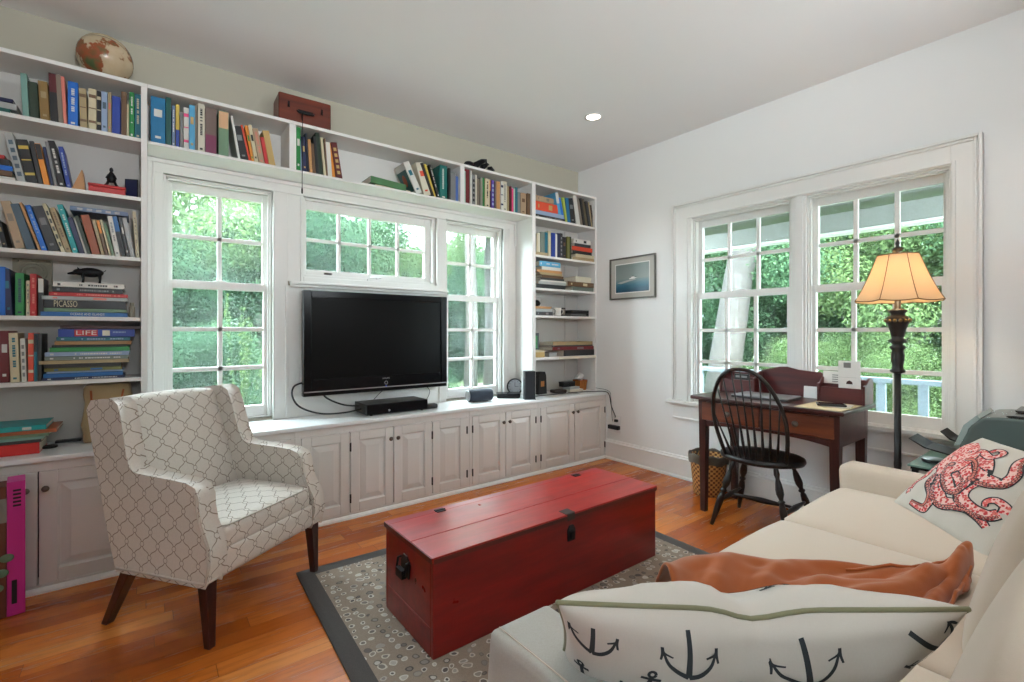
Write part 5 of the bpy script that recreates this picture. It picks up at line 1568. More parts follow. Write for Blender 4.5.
MB().lathe([(.004, 1.585), (.004, 1.612), (.020, 1.618), (.022, 1.626), (.026, 1.632), (.026, 1.636), (.010, 1.642), (.007, 1.65), (.011, 1.660), (.008, 1.668), (.003, 1.68), (.001, 1.684)], 16).build('finial', M['lampblack'], F, smooth=True)
mb = MB().sphere((0, 0, 1.475), .028, 16, 12, (1, 1, 1.25))
mb.build('bulb', new_mat('bulb_glow', (1, .8, .55), .5, Emission_Color=(1, .74, .46, 1), Emission_Strength=110.0), F, smooth=True)

# ---------------------------------------------------------------- sofa
SO = thing('sofa', 'three-seat sofa in beige linen facing the windows and television', 'sofa', (0, 0, 0))
SX0, SX1, SYF, SYB = .59, 2.815, .865, -.26
def put(mb, c, name, mat, parent, **k):
    mb.v = [(x + c[0], y + c[1], z + c[2]) for x, y, z in mb.v]
    return mb.build(name, mat, parent, smooth=True, **k)
put(rounded((SX1 - SX0 - .30, SYF - SYB - .04, .27), .02, 8), ((SX0 + SX1) / 2, (SYF + SYB) / 2 - .01, .175), 'base', M['linen'], SO)
def fold(amp, fr, seed):
    return lambda p, u: (p.x + amp * noise.noise(Vector((p.x * fr, p.y * fr, p.z * fr + seed))), p.y + amp * noise.noise(Vector((p.x * fr + 9, p.y * fr, p.z * fr + seed))), p.z + amp * .6 * noise.noise(Vector((p.x * fr, p.y * fr + 5, p.z * fr + seed))))
put(rounded((.15, SYF - SYB - .03, .50), .016, 16, fold(.008, 5, 1)), (SX0 + .078, (SYF + SYB) / 2 - .016, .295), 'arm', M['linen'], SO)
put(rounded((.15, SYF - SYB, .52), .03, 16, fold(.008, 5, 3)), (SX1 - .075, (SYF + SYB) / 2, .30), 'arm', M['linen'], SO)
# loose linen throw over the near arm
dr = rounded((.168, .60, .49), .016, 18, lambda p, u: (p.x + .010 * noise.noise(Vector((p.x * 4, p.y * 7, p.z * 3))) - (.012 * (.5 - u.z * .5)) * (1 if u.x < 0 else -1), p.y + .012 * noise.noise(Vector((p.x * 6, p.y * 3, p.z * 5))), p.z + .004 * noise.noise(p * 8)))
o = put(dr, (SX0 + .080, SYF - .318, .316), 'arm_cover', M['linen_arm'], SO)
se = MB().tube([(SX0 + .016, SYF - .035, .5625), (SX0 + .018, SYF - .2, .5635), (SX0 + .020, SYF - .58, .5635)], .0016, 6); se.build('seam', M['linen'], o, smooth=True)
put(rounded((SX1 - SX0 - .30, .17, .58), .04, 12, fold(.006, 4, 7)), ((SX0 + SX1) / 2, SYB + .085, .46), 'back_frame', M['linen'], SO)
cw = (SX1 - SX0 - .304) / 3
for i in range(3):
    cx = SX0 + .152 + cw * (i + .5)
    def cd(p, u, i=i):
        z = p.z + (.034 * (1 - u.x ** 2) * (1 - u.y ** 4) if p.z > 0 else 0) + .003 * noise.noise(Vector((p.x * 5 + i * 7, p.y * 5, 0)))
        return (p.x, p.y + .006 * (1 - u.x ** 2) * u.y, z)
    c_ = put(rounded((cw - .003, .70, .145), .03, 18, cd), (cx, .505, .386), 'seat_cushion', M['linen'], SO)
    pp = MB(); hw = cw / 2 - .012
    pp.tube([(cx - hw, .22, .446), (cx - hw, .835, .446), (cx - hw + .01, .848, .446), (cx + hw - .01, .848, .446), (cx + hw, .835, .446), (cx + hw, .22, .446)], .0035, 6)
    pp.build('piping', M['linen'], c_, smooth=True)
    def bd(p, u, i=i):
        y = p.y + (.035 * (1 - u.x ** 2) * (1 - (u.z + .2) ** 2 * .7) if p.y > 0 else 0) - (p.z + .2) * .26
        return (p.x * (1 - .03 * abs(u.z)), y + .006 * noise.noise(Vector((p.x * 4 + i * 3, p.z * 5, 1))), p.z + .02 * (1 - u.x ** 2) * (u.z > 0) * u.z + .005 * noise.noise(Vector((p.x * 6, i, p.z * 4))))
    put(rounded((cw - .004, .17, .42), .055, 18, bd), (cx, .105 if i == 0 else .145, .655), 'back_cushion', M['linen'], SO)
for x in (SX0 + .08, SX1 - .08):
    for y in (SYF - .08, SYB + .08): leg(SO, (x, y, .045), (x, y, .0115 if y > 0 else .0), .025, .02)

# ---- pillows
def pillow_fn(a, b, T, pinch=.10, chop=0.0, uc=.1, wr=.006, seed=0.0, lift=0.0):
    def P(u, v, s=1, off=0.0):
        x = a * u * (1 - pinch * (1 - v * v) * abs(u) ** 3)
        z = b * v * (1 - pinch * (1 - u * u) * abs(v) ** 3)
        f = max(0.0, (1 - u ** 2) * (1 - v ** 2)) ** .42
        y = T * f
        w = noise.noise(Vector((u * 2.6 + seed, v * 2.2, seed))) * wr + noise.noise(Vector((u * 7 + seed, v * 3, s))) * wr * .5
        y += w * min(1, f * 1.6)
        if chop:
            g = math.exp(-((u - uc) / .16) ** 2)
            z -= chop * g * max(0, (v + .3) / 1.3) ** 1.5
            y -= T * .35 * g * max(0, v) * f
        z += lift * (1 - u) * .5
        return Vector((x, -s * (y + off), z))
    return P
def pillow(name, label, P, mat, origin, axes, pipe=None, n=40):
    root = thing(name, label, 'pillow', origin)
    ux, uy, uz = axes
    root.matrix_world = Matrix.Translation(origin) @ Matrix((ux, uy, uz)).transposed().to_4x4()
    g = [math.sin((i / n - .5) * PI) for i in range(n + 1)]
    vs = []; fs = []; idx = {}
    for s in (1, -1):
        for i in range(n + 1):
            for j in range(n + 1):
                if s == -1 and (i in (0, n) or j in (0, n)):
                    idx[(s, i, j)] = idx[(1, i, j)]; continue
                idx[(s, i, j)] = len(vs); vs.append(P(g[i], g[j], s))
        for i in range(n):
            for j in range(n):
                q = (idx[(s, i, j)], idx[(s, i+1, j)], idx[(s, i+1, j+1)], idx[(s, i, j+1)])
                fs.append(q if s == 1 else q[::-1])
    body = MB().add(vs, fs).build('cover', mat, root, smooth=True)
    if pipe:
        pts = [P(t, 1) for t in g] + [P(1, t) for t in reversed(g)][1:] + [P(t, -1) for t in reversed(g)][1:] + [P(-1, t) for t in g][1:-1]
        MB().tube(pts, .0045, 8, closed=True).build('piping', pipe, root, smooth=True)
    return root, body
def smooth_line(pts, k=6):
    P_ = [Vector(p) for p in pts]; out = []
    for i in range(len(P_) - 1):
        a = P_[max(i-1, 0)]; b = P_[i]; c_ = P_[i+1]; d = P_[min(i+2, len(P_)-1)]
        for s_ in range(k):
            t = s_ / k; out.append(0.5 * ((2*b) + (-a + c_)*t + (2*a - 5*b + 4*c_ - d)*t*t + (-a + 3*b - 3*c_ + d)*t*t*t))
    out.append(P_[-1]); return out
def ribbon(mb, P, line, w0, w1, off, s=1, asp=1.0, k=6, grow=0.0, wm=None):
    L_ = smooth_line(line, k); m = len(L_); vs = []; fs = []
    for i, p in enumerate(L_):
        t = (L_[min(i+1, m-1)] - L_[max(i-1, 0)]); t = Vector((t.x * asp, t.y))
        if t.length < 1e-6: t = Vector((1, 0))
        t.normalize(); nn = Vector((-t.y / asp, t.x))
        f_ = i / (m - 1)
        w = (w0 * (1 - f_) + w1 * f_) / 2 + grow
        if wm: w = wm(f_) / 2 + grow
        for q in (-1, -.33, .33, 1):
            e = p + nn * w * q
            e.x = max(-.97, min(.97, e.x)); e.y = max(-.97, min(.97, e.y))
            vs.append(P(e.x, e.y, s, off))
    for i in range(m - 1):
        for q in range(3): fs.append((i*4+q, i*4+q+1, (i+1)*4+q+1, (i+1)*4+q))
    mb.add(vs, fs)
def frame_axes(xdir, zdir):
    ux = Vector(xdir).normalized(); uz = Vector(zdir); uz = (uz - ux * uz.dot(ux)).normalized()
    uy = uz.cross(ux)
    return (ux, uy, uz)
# anchor pillow leaning over the near arm, top tilted towards the viewer
P1 = pillow_fn(.345, .19, .092, .07, .040, .0, .009, 3.0)
ux = Vector((.774, -.633, 0)).normalized()
back = Vector((-.633, -.774, 0)).normalized()      # towards the room corner by the camera
zt = back * .62 + Vector((0, 0, .78))
root, body = pillow('throw_pillow', 'white throw pillow printed with dark anchors and olive piping, on the near sofa end', P1, M['pillow_white'], Vector((.905, .475, .585)), frame_axes(ux, zt), M['piping'])
def anchor(cx, cy, sc, rot, s=1):
    mb = MB(); asp = .345 / .19
    def q(x, y):
        c_, s_ = math.cos(R(rot)), math.sin(R(rot)); X = x * c_ - y * s_; Y = x * s_ + y * c_
        return (cx + X * sc / asp, cy + Y * sc)
    st_ = [q(0, h_) for h_ in (1.05, .85, .65, .45, .2, -.1, -.35, -.58)]
    st_ = [p for p in st_ if p[1] < .96 and abs(p[0]) < .96]
    if len(st_) > 1: ribbon(mb, P1, st_, .040, .055, .0012, s, asp, 3)
    ribbon(mb, P1, [q(-.62, .12), q(-.5, -.22), q(-.25, -.5), q(0, -.62)], .02, .065, .0012, s, asp, 4)
    ribbon(mb, P1, [q(.62, .12), q(.5, -.22), q(.25, -.5), q(0, -.62)], .02, .065, .0012, s, asp, 4)
    for sg in (-1, 1):
        ribbon(mb, P1, [q(sg * .66, .30), q(sg * .62, .14), q(sg * .40, .04)], .03, .02, .0014, s, asp, 3)
        ribbon(mb, P1, [q(sg * .66, .30), q(sg * .66, .10), q(sg * .70, -.10)], .03, .02, .0014, s, asp, 3)
    if cy + 1.2 * sc < .9: ribbon(mb, P1, [q(-.28, .95), q(.28, .95)], .04, .04, .0013, s, asp, 3)
    if cy + 1.3 * sc < .9: ribbon(mb, P1, [q(.10 * math.cos(R(a)), 1.14 + .10 * math.sin(R(a))) for a in range(0, 361, 45)], .03, .03, .0013, s, asp, 2)
    mb.build('printed_anchor', M['ink'], body)
for c_ in ((-.84, .74, .34, -4), (-.36, .72, .36, 4), (.22, .66, .42, 14), (.84, .74, .38, 55), (-.56, .10, .34, -8), (-.06, .0, .34, 6), (.52, .0, .36, -6), (-.88, -.1, .3, 10), (-.3, -.6, .34, 0), (.3, -.6, .34, 8)):
    anchor(*c_)
anchor(.20, .50, .34, 100, -1); anchor(-.3, .3, .36, -40, -1)

# octopus pillow in the far corner of the sofa
def mk_octo():
    m = new_mat('octopus_red_ink', srgb(206, 70, 70), .9)
    nt, b = nodes(m)
    vo = nt.nodes.new('ShaderNodeTexVoronoi'); vo.inputs['Scale'].default_value = 95.0; vo.feature = 'F1'
    nt.links.new(coords(nt), vo.inputs['Vector'])
    d = S(nt, vo.outputs['Distance'])
    n = nz(nt, coords(nt), 60, 3)
    c = mix(nt, d.step(.42, .52), srgb(200, 62, 66), srgb(232, 190, 182))
    c = mix(nt, n.step(.55, .62), c, srgb(216, 110, 104))
    setc(nt, b, c)
    return m
P2 = pillow_fn(.248, .225, .085, .05, 0, 0, .006, 8.0)
A_ = Vector((2.431, .585, .50)); B_ = Vector((2.147, .329, .49)); up = Vector((.20, -.23, .28))
mid = (A_ + B_) / 2 + up * .58 + Vector((.030, .004, -.052))
root2, body2 = pillow('throw_pillow', 'white throw pillow printed with a red octopus, in the far corner of the sofa', P2, M['pillow_white'], mid, frame_axes(B_ - A_, up))
OC = {
    'T1': [(-0.877, 0.237), (-1.162, 0.241), (-1.352, 0.245), (-1.357, -0.03), (-1.262, -0.36), (-1.169, -0.595), (-1.052, -0.728)],
    'T1b': [(-1.012, 0.019), (-1.157, -0.009), (-1.096, -0.265), (-1.133, -0.442), (-1.063, -0.631)],
    'T2': [(-0.753, -0.101), (-0.662, -0.369), (-0.424, -0.543), (-0.35, -0.729), (-0.425, -0.856), (-0.634, -0.869), (-0.81, -0.862)],
    'T3': [(-0.605, -0.101), (-0.42, -0.427), (-0.114, -0.606), (0.131, -0.543), (0.379, -0.486), (0.632, -0.52), (0.821, -0.584)],
    'T4': [(-0.668, 0.363), (-0.43, 0.451), (-0.148, 0.325), (0.045, 0.069), (0.03, -0.187), (0.155, -0.386), (0.449, -0.458), (0.719, -0.423), (0.823, -0.303)],
    'T5': [(-0.183, 0.104), (0.175, 0.082), (0.433, 0.151), (0.44, 0.357), (0.25, 0.602), (0.215, 0.813)],
    'T6': [(-0.767, 0.524), (-0.565, 0.597), (-0.286, 0.536), (-0.2, 0.633), (-0.251, 0.743), (-0.391, 0.769), (-0.416, 0.652)],
    'T7': [(0.877, -0.265), (0.801, -0.163), (0.634, -0.149), (0.547, -0.243), (0.595, -0.324)],
    'T8': [(-0.778, 0.205), (-0.57, -0.087), (-0.232, -0.315), (-0.032, -0.312), (-0.17, -0.13), (-0.422, -0.03)],
    'T9': [(-1.001, 0.536), (-0.641, 0.309), (-0.376, 0.154), (-0.055, -0.064), (-0.037, -0.262)]}
OW = {'T1': (.17, .07), 'T1b': (.10, .05), 'T2': (.24, .07), 'T3': (.28, .08), 'T4': (.30, .12), 'T5': (.28, .07), 'T6': (.13, .05), 'T7': (.13, .05), 'T8': (.20, .10), 'T9': (.22, .12)}
def rm(p): return ((p[0] + 1.40) / 2.42 * 1.90 - .95, p[1] * .94)
head = [(-.10, 0)]
ol = MB(); rd = MB()
for i, (k_, ln) in enumerate(OC.items()):
    l2 = [rm(p) for p in ln]; w0, w1 = OW[k_]
    ribbon(ol, P2, l2, w0, w1, .0008 + i * .0002, 1, 1.0, 6, .020)
    ribbon(rd, P2, l2, w0, w1, .0009 + i * .0002, 1, 1.0, 6)
hl = [rm((-.62, -.1)), rm((-.75, .2)), rm((-.92, .5)), rm((-.80, .72))]
ribbon(ol, P2, hl, .3, .3, .0031, 1, 1.0, 8, .018, lambda f_: .12 + .50 * math.sin(PI * (f_ * .8 + .12)))
ribbon(rd, P2, hl, .3, .3, .0033, 1, 1.0, 8, 0, lambda f_: .12 + .50 * math.sin(PI * (f_ * .8 + .12)))
pr = ol.build('printed_outline', M['ink'], body2, fix=False)
rd.build('printed_octopus', mk_octo(), body2, fix=False)
sk = MB(); rim = MB()
for k_ in ('T2', 'T3', 'T5', 'T4', 'T8'):
    l2 = smooth_line([Vector(rm(p)) for p in OC[k_]], 5); w0, w1 = OW[k_]
    for i in range(2, len(l2) - 2):
        t = (l2[i+1] - l2[i-1]).normalized(); nn = Vector((-t.y, t.x)); f_ = i / len(l2)
        c_ = l2[i] - nn * (w0 * (1 - f_) + w1 * f_) * .32
        r = .030 * (1 - f_ * .5)
        for bb, rr, of in ((rim, r * 1.35, .0042), (sk, r * .75, .0044)):
            vs = [P2(max(-.96, min(.96, c_.x + rr * math.cos(a * PI / 4))), max(-.96, min(.96, c_.y + rr * math.sin(a * PI / 4))), 1, of) for a in range(8)]
            bb.add(vs, [tuple(range(8))])
e_ = rm((-.69, .12))
for bb, rr, of in ((rim, .06, .0046), (sk, .030, .0048)):
    bb.add([P2(e_[0] + rr * 1.4 * math.cos(a * PI / 6), e_[1] + rr * math.sin(a * PI / 6), 1, of) for a in range(12)], [tuple(range(12))])
rim.build('printed_suckers', bmat('maroon'), body2, fix=False); sk.build('printed_suckers', bmat('salmon pink'), body2, fix=False)

# rust throw crumpled on the middle of the sofa
def throw():
    E = [Vector((1.12, .80, .0)), Vector((1.25, .775, 0)), Vector((1.40, .705, 0)), Vector((1.56, .60, 0)), Vector((1.72, .45, 0)), Vector((1.82, .375, 0)), Vector((1.91, .322, 0)), Vector((1.975, .300, 0))]
    E = smooth_line(E, 8)
    n = len(E); m = 26; vs = []; fs = []
    for i, e in enumerate(E):
        s_ = i / (n - 1)
        dirv = Vector((-.50, -.62, 0)).lerp(Vector((-.80, -.22, 0)), s_)
        L_ = .46 * (1 - .72 * s_ ** 2.2)
        for j in range(m):
            t = j / (m - 1)
            p = e + dirv * L_ * t
            p.x = max(.76, p.x); p.y = max(.272, p.y)
            hump = math.sin(PI * min(1, t * 1.7)) if t < .59 else 0.0
            z = .500 + .016 * math.sin(t * 9 + s_ * 5)
            z += .072 * hump * (1 - s_ ** 3) * (.62 + .38 * math.sin(s_ * 7.0 + 1.2))
            q_ = s_ * 5.5 + t * 2.2 + .6 * noise.noise(Vector((s_ * 3, t * 3, 7)))
            z += .022 * (1 - abs(2 * (q_ % 1) - 1)) ** 2 * min(1, 4 * t) * (1 if s_ < .9 else .3)
            z += .020 * noise.noise(Vector((s_ * 7, t * 5, 2))) + .008 * noise.noise(Vector((s_ * 20, t * 13, 4)))
            z += .060 * max(0, (s_ - .70) / .30) ** 1.7 * (1 - .75 * t)
            if j == 0: z = .482 + .050 * max(0, (s_ - .70) / .30) ** 1.7 + .01 * math.sin(s_ * 30)
            vs.append(Vector((p.x, p.y, max(z, .476))))
    for i in range(n - 1):
        for j in range(m - 1):
            fs.append((i*m+j, i*m+j+1, (i+1)*m+j+1, (i+1)*m+j))
    return vs, fs, n, m
vs, fs, n_, m_ = throw()
T_ = thing('throw_blanket', 'rust-orange velvet throw crumpled across the middle sofa seat', 'blanket', (0, 0, 0))
b = MB().add(vs, fs).build('cloth', M['rust'], T_, smooth=True, fix=False)
so_ = b.modifiers.new('solid', 'SOLIDIFY'); so_.thickness = .009; so_.offset = 1
sb = b.modifiers.new('sub', 'SUBSURF'); sb.levels = 1; sb.render_levels = 1
MB().tube([vs[i * m_ + 3] + Vector((0, 0, .012)) for i in range(n_ // 2, n_)], .005, 6).build('hem', M['rust'], b, smooth=True)

# ---------------------------------------------------------------- side table, printer
st = thing('side_table', 'small glass-topped dark side table between sofa arm and desk wall', 'table', (3.16, .33, 0))
MB().box(-.22, .30, -.42, .33, .548, .558).build('glass_top', new_mat('green_glass', srgb(120, 150, 140), .08), st, bevel=.002)
mb = MB().box(-.21, .29, -.41, .32, .535, .5475); mb.build('frame', M['iron'], st)
for x in (-.195, .275):
    for y in (-.395, .305): leg(st, (x, y, .5345), (x, y, 0), .012, .012, mat='iron')
mb = MB(); mb.lathe([(.045, 0), (.05, .005), (.05, .016), (.042, .018)], 24)
o = mb.build('coaster', M['black'], None, smooth=True, autosmooth=40); o.location = (3.08, .585, .5585); tag(o, 'round black coaster on the glass side table by the sofa arm', 'coaster')
pr = thing('printer', 'glossy dark grey inkjet printer with clear paper tray on the side table', 'printer', (3.155, .25, .5586))
M['printer'] = new_mat('printer_plastic', srgb(84, 96, 94), .16)
M['printer_dark'] = new_mat('printer_dark', srgb(16, 17, 18), .18)
# body built along y, front towards +y end
MB().prism([(-.28, 0), (.20, 0), (.245, .06), (.235, .10), (.18, .115), (-.28, .125)], -.19, .21, 'x').build('body', M['printer_dark'], pr, bevel=.008, seg=3)
MB().prism([(-.28, .127), (.17, .117), (.233, .104), (.19, .215), (.15, .258), (.10, .265), (-.28, .262)], -.185, .205, 'x').build('scanner_lid', M['printer'], pr, bevel=.014, seg=4)
MB().prism([(.222, .120), (.249, .112), (.216, .212), (.172, .264), (.160, .250), (.198, .200)], -.17, .19, 'x').build('display_cover', new_mat('smoked_glass', srgb(150, 164, 160), .05), pr, bevel=.002)
mb = MB(); mb.prism([(-.24, .263), (.07, .2655), (.085, .272), (.06, .276), (-.24, .276)], -.16, -.05, 'x'); mb.build('paper_feeder', M['printer_dark'], pr, bevel=.004)
MB().prism([(-.24, .263), (.05, .2655), (.07, .285), (-.24, .288)], -.03, .18, 'x').build('document_cover', M['printer_dark'], pr, bevel=.006)
mb = MB(); mb.prism([(.20, .045), (.36, .075), (.42, .112), (.42, .116), (.355, .081), (.20, .052)], -.15, .02, 'x')
mb.build('output_tray', M['matte_black'], pr, bevel=.001)
MB().prism([(.20, .072), (.30, .100), (.335, .135), (.335, .139), (.295, .106), (.20, .079)], .04, .19, 'x').build('output_tray', M['matte_black'], pr, bevel=.001)
o = MB().box(-.08, .10, -.07, .14, 0, .03).build('paper_stack', M['white_plastic'], None, bevel=.002); o.location = (3.30, .50, .5586)
bpy.data.objects.remove(o)

# ---------------------------------------------------------------- framed picture
def mk_sea():
    m = new_mat('sea_print', (.2, .3, .35), .35)
    nt, b = nodes(m)
    x, y, z = sep(nt, coords(nt))
    n = nz(nt, comb(nt, y * 8.0, z * 40.0), 1.0, 5)
    h = z + (n - .5) * .05
    c = ramp(nt, h * 3.6 + 0.0, [(0.05, srgb(24, 70, 92)), (0.22, srgb(46, 100, 120)), (0.34, srgb(96, 130, 138)), (0.44, srgb(134, 146, 142)), (1.0, srgb(116, 128, 124))])
    setc(nt, b, c); return m
pc = thing('framed_picture', 'framed sea picture with white boat hanging on the wall left of the windows', 'picture', (XW - .0006, 2.748, 1.50))
w, h = .255, .383
mb = MB(); mb.box(-.020, 0, -w, w, 0, .014); mb.box(-.020, 0, -w, w, h - .014, h); mb.box(-.020, 0, -w, -w + .014, .014, h - .014); mb.box(-.020, 0, w - .014, w, .014, h - .014)
mb.build('frame', new_mat('grey_frame', srgb(96, 92, 84), .4, .3), pc, bevel=.002)
MB().box(-.008, -.001, -w + .0142, w - .0142, .0142, h - .0142).build('mat_board', paint('mat_board', srgb(186, 182, 174), .8), pc)
MB().box(-.0095, -.0082, -w + .062, w - .062, .056, h - .056).build('inner_mat', M['trim'], pc)
q = MB().box(-.0105, -.0096, -w + .070, w - .070, .0, h - .128).build('picture', mk_sea(), pc); q.location = (0, 0, .064)
mb = MB(); mb.prism([(.03, .115), (-.03, .117), (-.06, .128), (-.03, .129), (-.025, .138), (.002, .138), (.008, .127), (.028, .125)], -.0112, -.0106, 'x')
mb.build('boat', M['trim'], q); mb = MB(); mb.box(-.0113, -.0107, -.018, -.004, .138, .144); mb.box(-.0114, -.0113, -.052, -.040, .130, .136); mb.build('boat', M['hinge'], q)
mb = MB(); mb.prism([(.17, .090), (.06, .108), (-.03, .114), (-.05, .108), (.02, .098), (.12, .080)], -.0109, -.0106, 'x'); mb.build('wake', bmat('pale grey'), q)

# ---------------------------------------------------------------- recessed ceiling lights
def downlight(x, y, label):
    t = thing('ceiling_light', label, 'ceiling light', (x, y, H), 0, 'recessed ceiling lights')
    MB().lathe([(.062, -.0005), (.066, -.006), (.052, -.008), (.047, -.001)], 32, caps=False).build('trim_ring', M['white_plastic'], t, smooth=True)
    MB().lathe([(.046, -.0045), (.001, -.0045), (.001, -.001), (.046, -.001)], 32, caps=False).build('bulb', new_mat('downlight_glow', (1, 1, 1), .5, Emission_Color=(1, .86, .68, 1), Emission_Strength=14.0), t)
    l = light('downlight_lamp', 'SPOT', (x, y, H - .02), 24, (1, .93, .85), spot_size=R(125), spot_blend=.8, shadow_soft_size=.05)
downlight(2.68, 2.47, 'small lit recessed ceiling light above the corner, in view')
downlight(2.705, .30, 'recessed ceiling light above the sofa outside the frame')  # added out of view to brighten the sofa side
downlight(.55, .30, 'recessed ceiling light near the viewpoint outside the frame')  # also added, extra light for the near part of the room

# two uplights added behind the viewpoint for fill light off the ceiling
for tx, ty, lb, en, tgt in ((.2, -1.35, 'black torchiere uplight behind the sofa end outside the frame', 380, (1.1, 1.7, H)), (2.2, -1.35, 'black torchiere uplight in the corner behind the sofa outside the frame', 150, (2.0, 1.2, H))):
    tf = thing('added_uplight', lb, 'lamp', (tx, ty, 0))
    MB().lathe([(.14, 0), (.14, .015), (.03, .03), (.012, .05), (.012, 1.70), (.03, 1.72)], 24).build('pole', M['lampblack'], tf, smooth=True, autosmooth=40)
    MB().lathe([(.03, 1.72), (.10, 1.76), (.17, 1.83), (.166, 1.832), (.098, 1.768), (.03, 1.728)], 28, caps=False).build('lamp_bowl', M['lampblack'], tf, smooth=True)
    dv = Vector(tgt) - Vector((tx, ty, 1.84))
    light('added_fill_light', 'SPOT', (tx, ty, 1.84), en, (.90, .96, 1.0), dv.to_track_quat('-Z', 'Y').to_euler(), spot_size=R(95), spot_blend=.9, shadow_soft_size=.08)
# ---------------------------------------------------------------- garden beyond the windows
def mk_leaf(name, c1, c2, tr=.35):
    m = bpy.data.materials.new(name); m.use_nodes = True
    nt = m.node_tree; nt.nodes.clear()
    out = nt.nodes.new('ShaderNodeOutputMaterial')
    g = nt.nodes.new('ShaderNodeNewGeometry')
    c = mix(nt, S(nt, g.outputs['Random Per Island']), c1, c2)
    d = nt.nodes.new('ShaderNodeBsdfDiffuse'); t = nt.nodes.new('ShaderNodeBsdfTranslucent'); mx = nt.nodes.new('ShaderNodeMixShader')
    mx.inputs[0].default_value = tr
    nt.links.new(c, d.inputs[0]); nt.links.new(c, t.inputs[0]); nt.links.new(d.outputs[0], mx.inputs[1]); nt.links.new(t.outputs[0], mx.inputs[2])
    nt.links.new(mx.outputs[0], out.inputs[0])
    return m
LF = [mk_leaf('leaves_mid', srgb(48, 72, 54), srgb(72, 98, 70)), mk_leaf('leaves_dark', srgb(38, 60, 48), srgb(56, 80, 60)), mk_leaf('leaves_light', srgb(72, 96, 62), srgb(94, 114, 74), .5)]
BARK = paint('bark', srgb(76, 74, 71), .9, .3)
ground = MB().box(-30, 45, YW + Wt + .01, 45, -.75, -.6); ground.box(XW + Wt + .01, 45, -25, YW + Wt + .01, -.75, -.6)
def mk_grass():
    m = new_mat('lawn', srgb(120, 150, 84), .95)
    nt, b = nodes(m)
    n = nz(nt, coords(nt), .6, 4); n2 = nz(nt, coords(nt), 12, 4)
    c = ramp(nt, n, [(.35, srgb(44, 64, 32)), (.55, srgb(74, 92, 48))])
    setc(nt, b, mix(nt, n2 * .5, c, srgb(52, 70, 38))); return m
tag(ground.build('lawn', mk_grass(), None), 'sunny green lawn outside the windows', 'lawn', kind='stuff')
o = MB().prism([(3.2, 9.4), (6.0, 10.2), (9.0, 11.6), (14, 13.2), (14, 15.2), (9.0, 13.8), (5.5, 12.0), (3.0, 11.0)], -.599, -.585, 'z').build('garden_path', paint('pale_gravel', srgb(128, 120, 104), .95, .2))
tag(o, 'pale gravel path crossing the lawn seen through the right window', 'path')

def crown_mesh(name, seed, nblob, nleaf, R_, size, flat=.8):
    r = random.Random(seed)
    blobs = []
    for _ in range(nblob):
        a = r.uniform(0, 2 * PI); q = R_ * r.random() ** .6; z = r.uniform(-.85, 1) * R_ * flat
        k = math.sqrt(max(.05, 1 - (z / (R_ * flat * 1.15)) ** 2))
        blobs.append((Vector((q * k * math.cos(a), q * k * math.sin(a), z)), r.uniform(.22, .42) * R_))
    vs = []; fs = []
    for _ in range(nleaf):
        c, br = r.choice(blobs)
        d = Vector((r.gauss(0, 1), r.gauss(0, 1), r.gauss(0, 1))).normalized()
        p = c + d * br * r.uniform(.55, 1.05)
        nrm = (d + Vector((r.uniform(-.8, .8), r.uniform(-.8, .8), r.uniform(-.2, 1.0)))).normalized()
        t = nrm.orthogonal().normalized(); t = Matrix.Rotation(r.uniform(0, 2 * PI), 3, nrm) @ t; b_ = nrm.cross(t)
        s_ = size * r.uniform(.6, 1.3); k = len(vs)
        vs += [p - t * s_, p + b_ * s_ * .45, p + t * s_, p - b_ * s_ * .45]
        fs.append((k, k + 1, k + 2, k + 3))
    me = bpy.data.meshes.new(name); me.from_pydata([tuple(v) for v in vs], [], fs)
    return me
CM = [crown_mesh('crown_a', 1, 26, 66000, 2.0, .028), crown_mesh('crown_b', 2, 30, 70000, 2.0, .026, .9), crown_mesh('crown_c', 3, 20, 50000, 2.0, .032, .7)]
CMM = {}
def crown(parent, ci, li, z, sc, rz):
    me = CM[ci]
    if not me.materials: me.materials.append(LF[0])
    o = bpy.data.objects.new('foliage', me); col.objects.link(o); o.parent = parent
    o.material_slots[0].link = 'OBJECT'; o.material_slots[0].material = LF[li]
    o.location = (0, 0, z); o.scale = (sc, sc, sc); o.rotation_euler = (0, 0, rz)
    return o
tr_r = random.Random(11)
def tree(x, y, h, cr, li, label='leafy green tree standing in the garden beyond the windows', group='garden trees beyond the windows', trunk=.12, lean=(0, 0)):
    t = thing('tree', label, 'tree', (x, y, -.6), 0, group)
    pts = [(0, 0, 0), (lean[0] * .3 + .05, lean[1] * .3, h * .3), (lean[0] * .65, lean[1] * .65 + .06, h * .65), (lean[0], lean[1], h)]
    mb = MB().tube(pts, [trunk * 1.2, trunk, trunk * .85, trunk * .5], 10)
    for k in range(4):
        a = tr_r.uniform(0, 2 * PI); s = h * (.5 + .1 * k)
        f_ = s / h
        mb.tube([(lean[0] * f_, lean[1] * f_, s), (lean[0] * f_ + .5 * cr * math.cos(a), lean[1] * f_ + .5 * cr * math.sin(a), s + .45 * cr)], [trunk * .5, trunk * .15], 7)
    mb.build('trunk', BARK, t, smooth=True)
    c = crown(t, tr_r.randrange(3), li, h, cr / 2.0, tr_r.uniform(0, 6))
    c.location = (lean[0], lean[1], h)
    return t
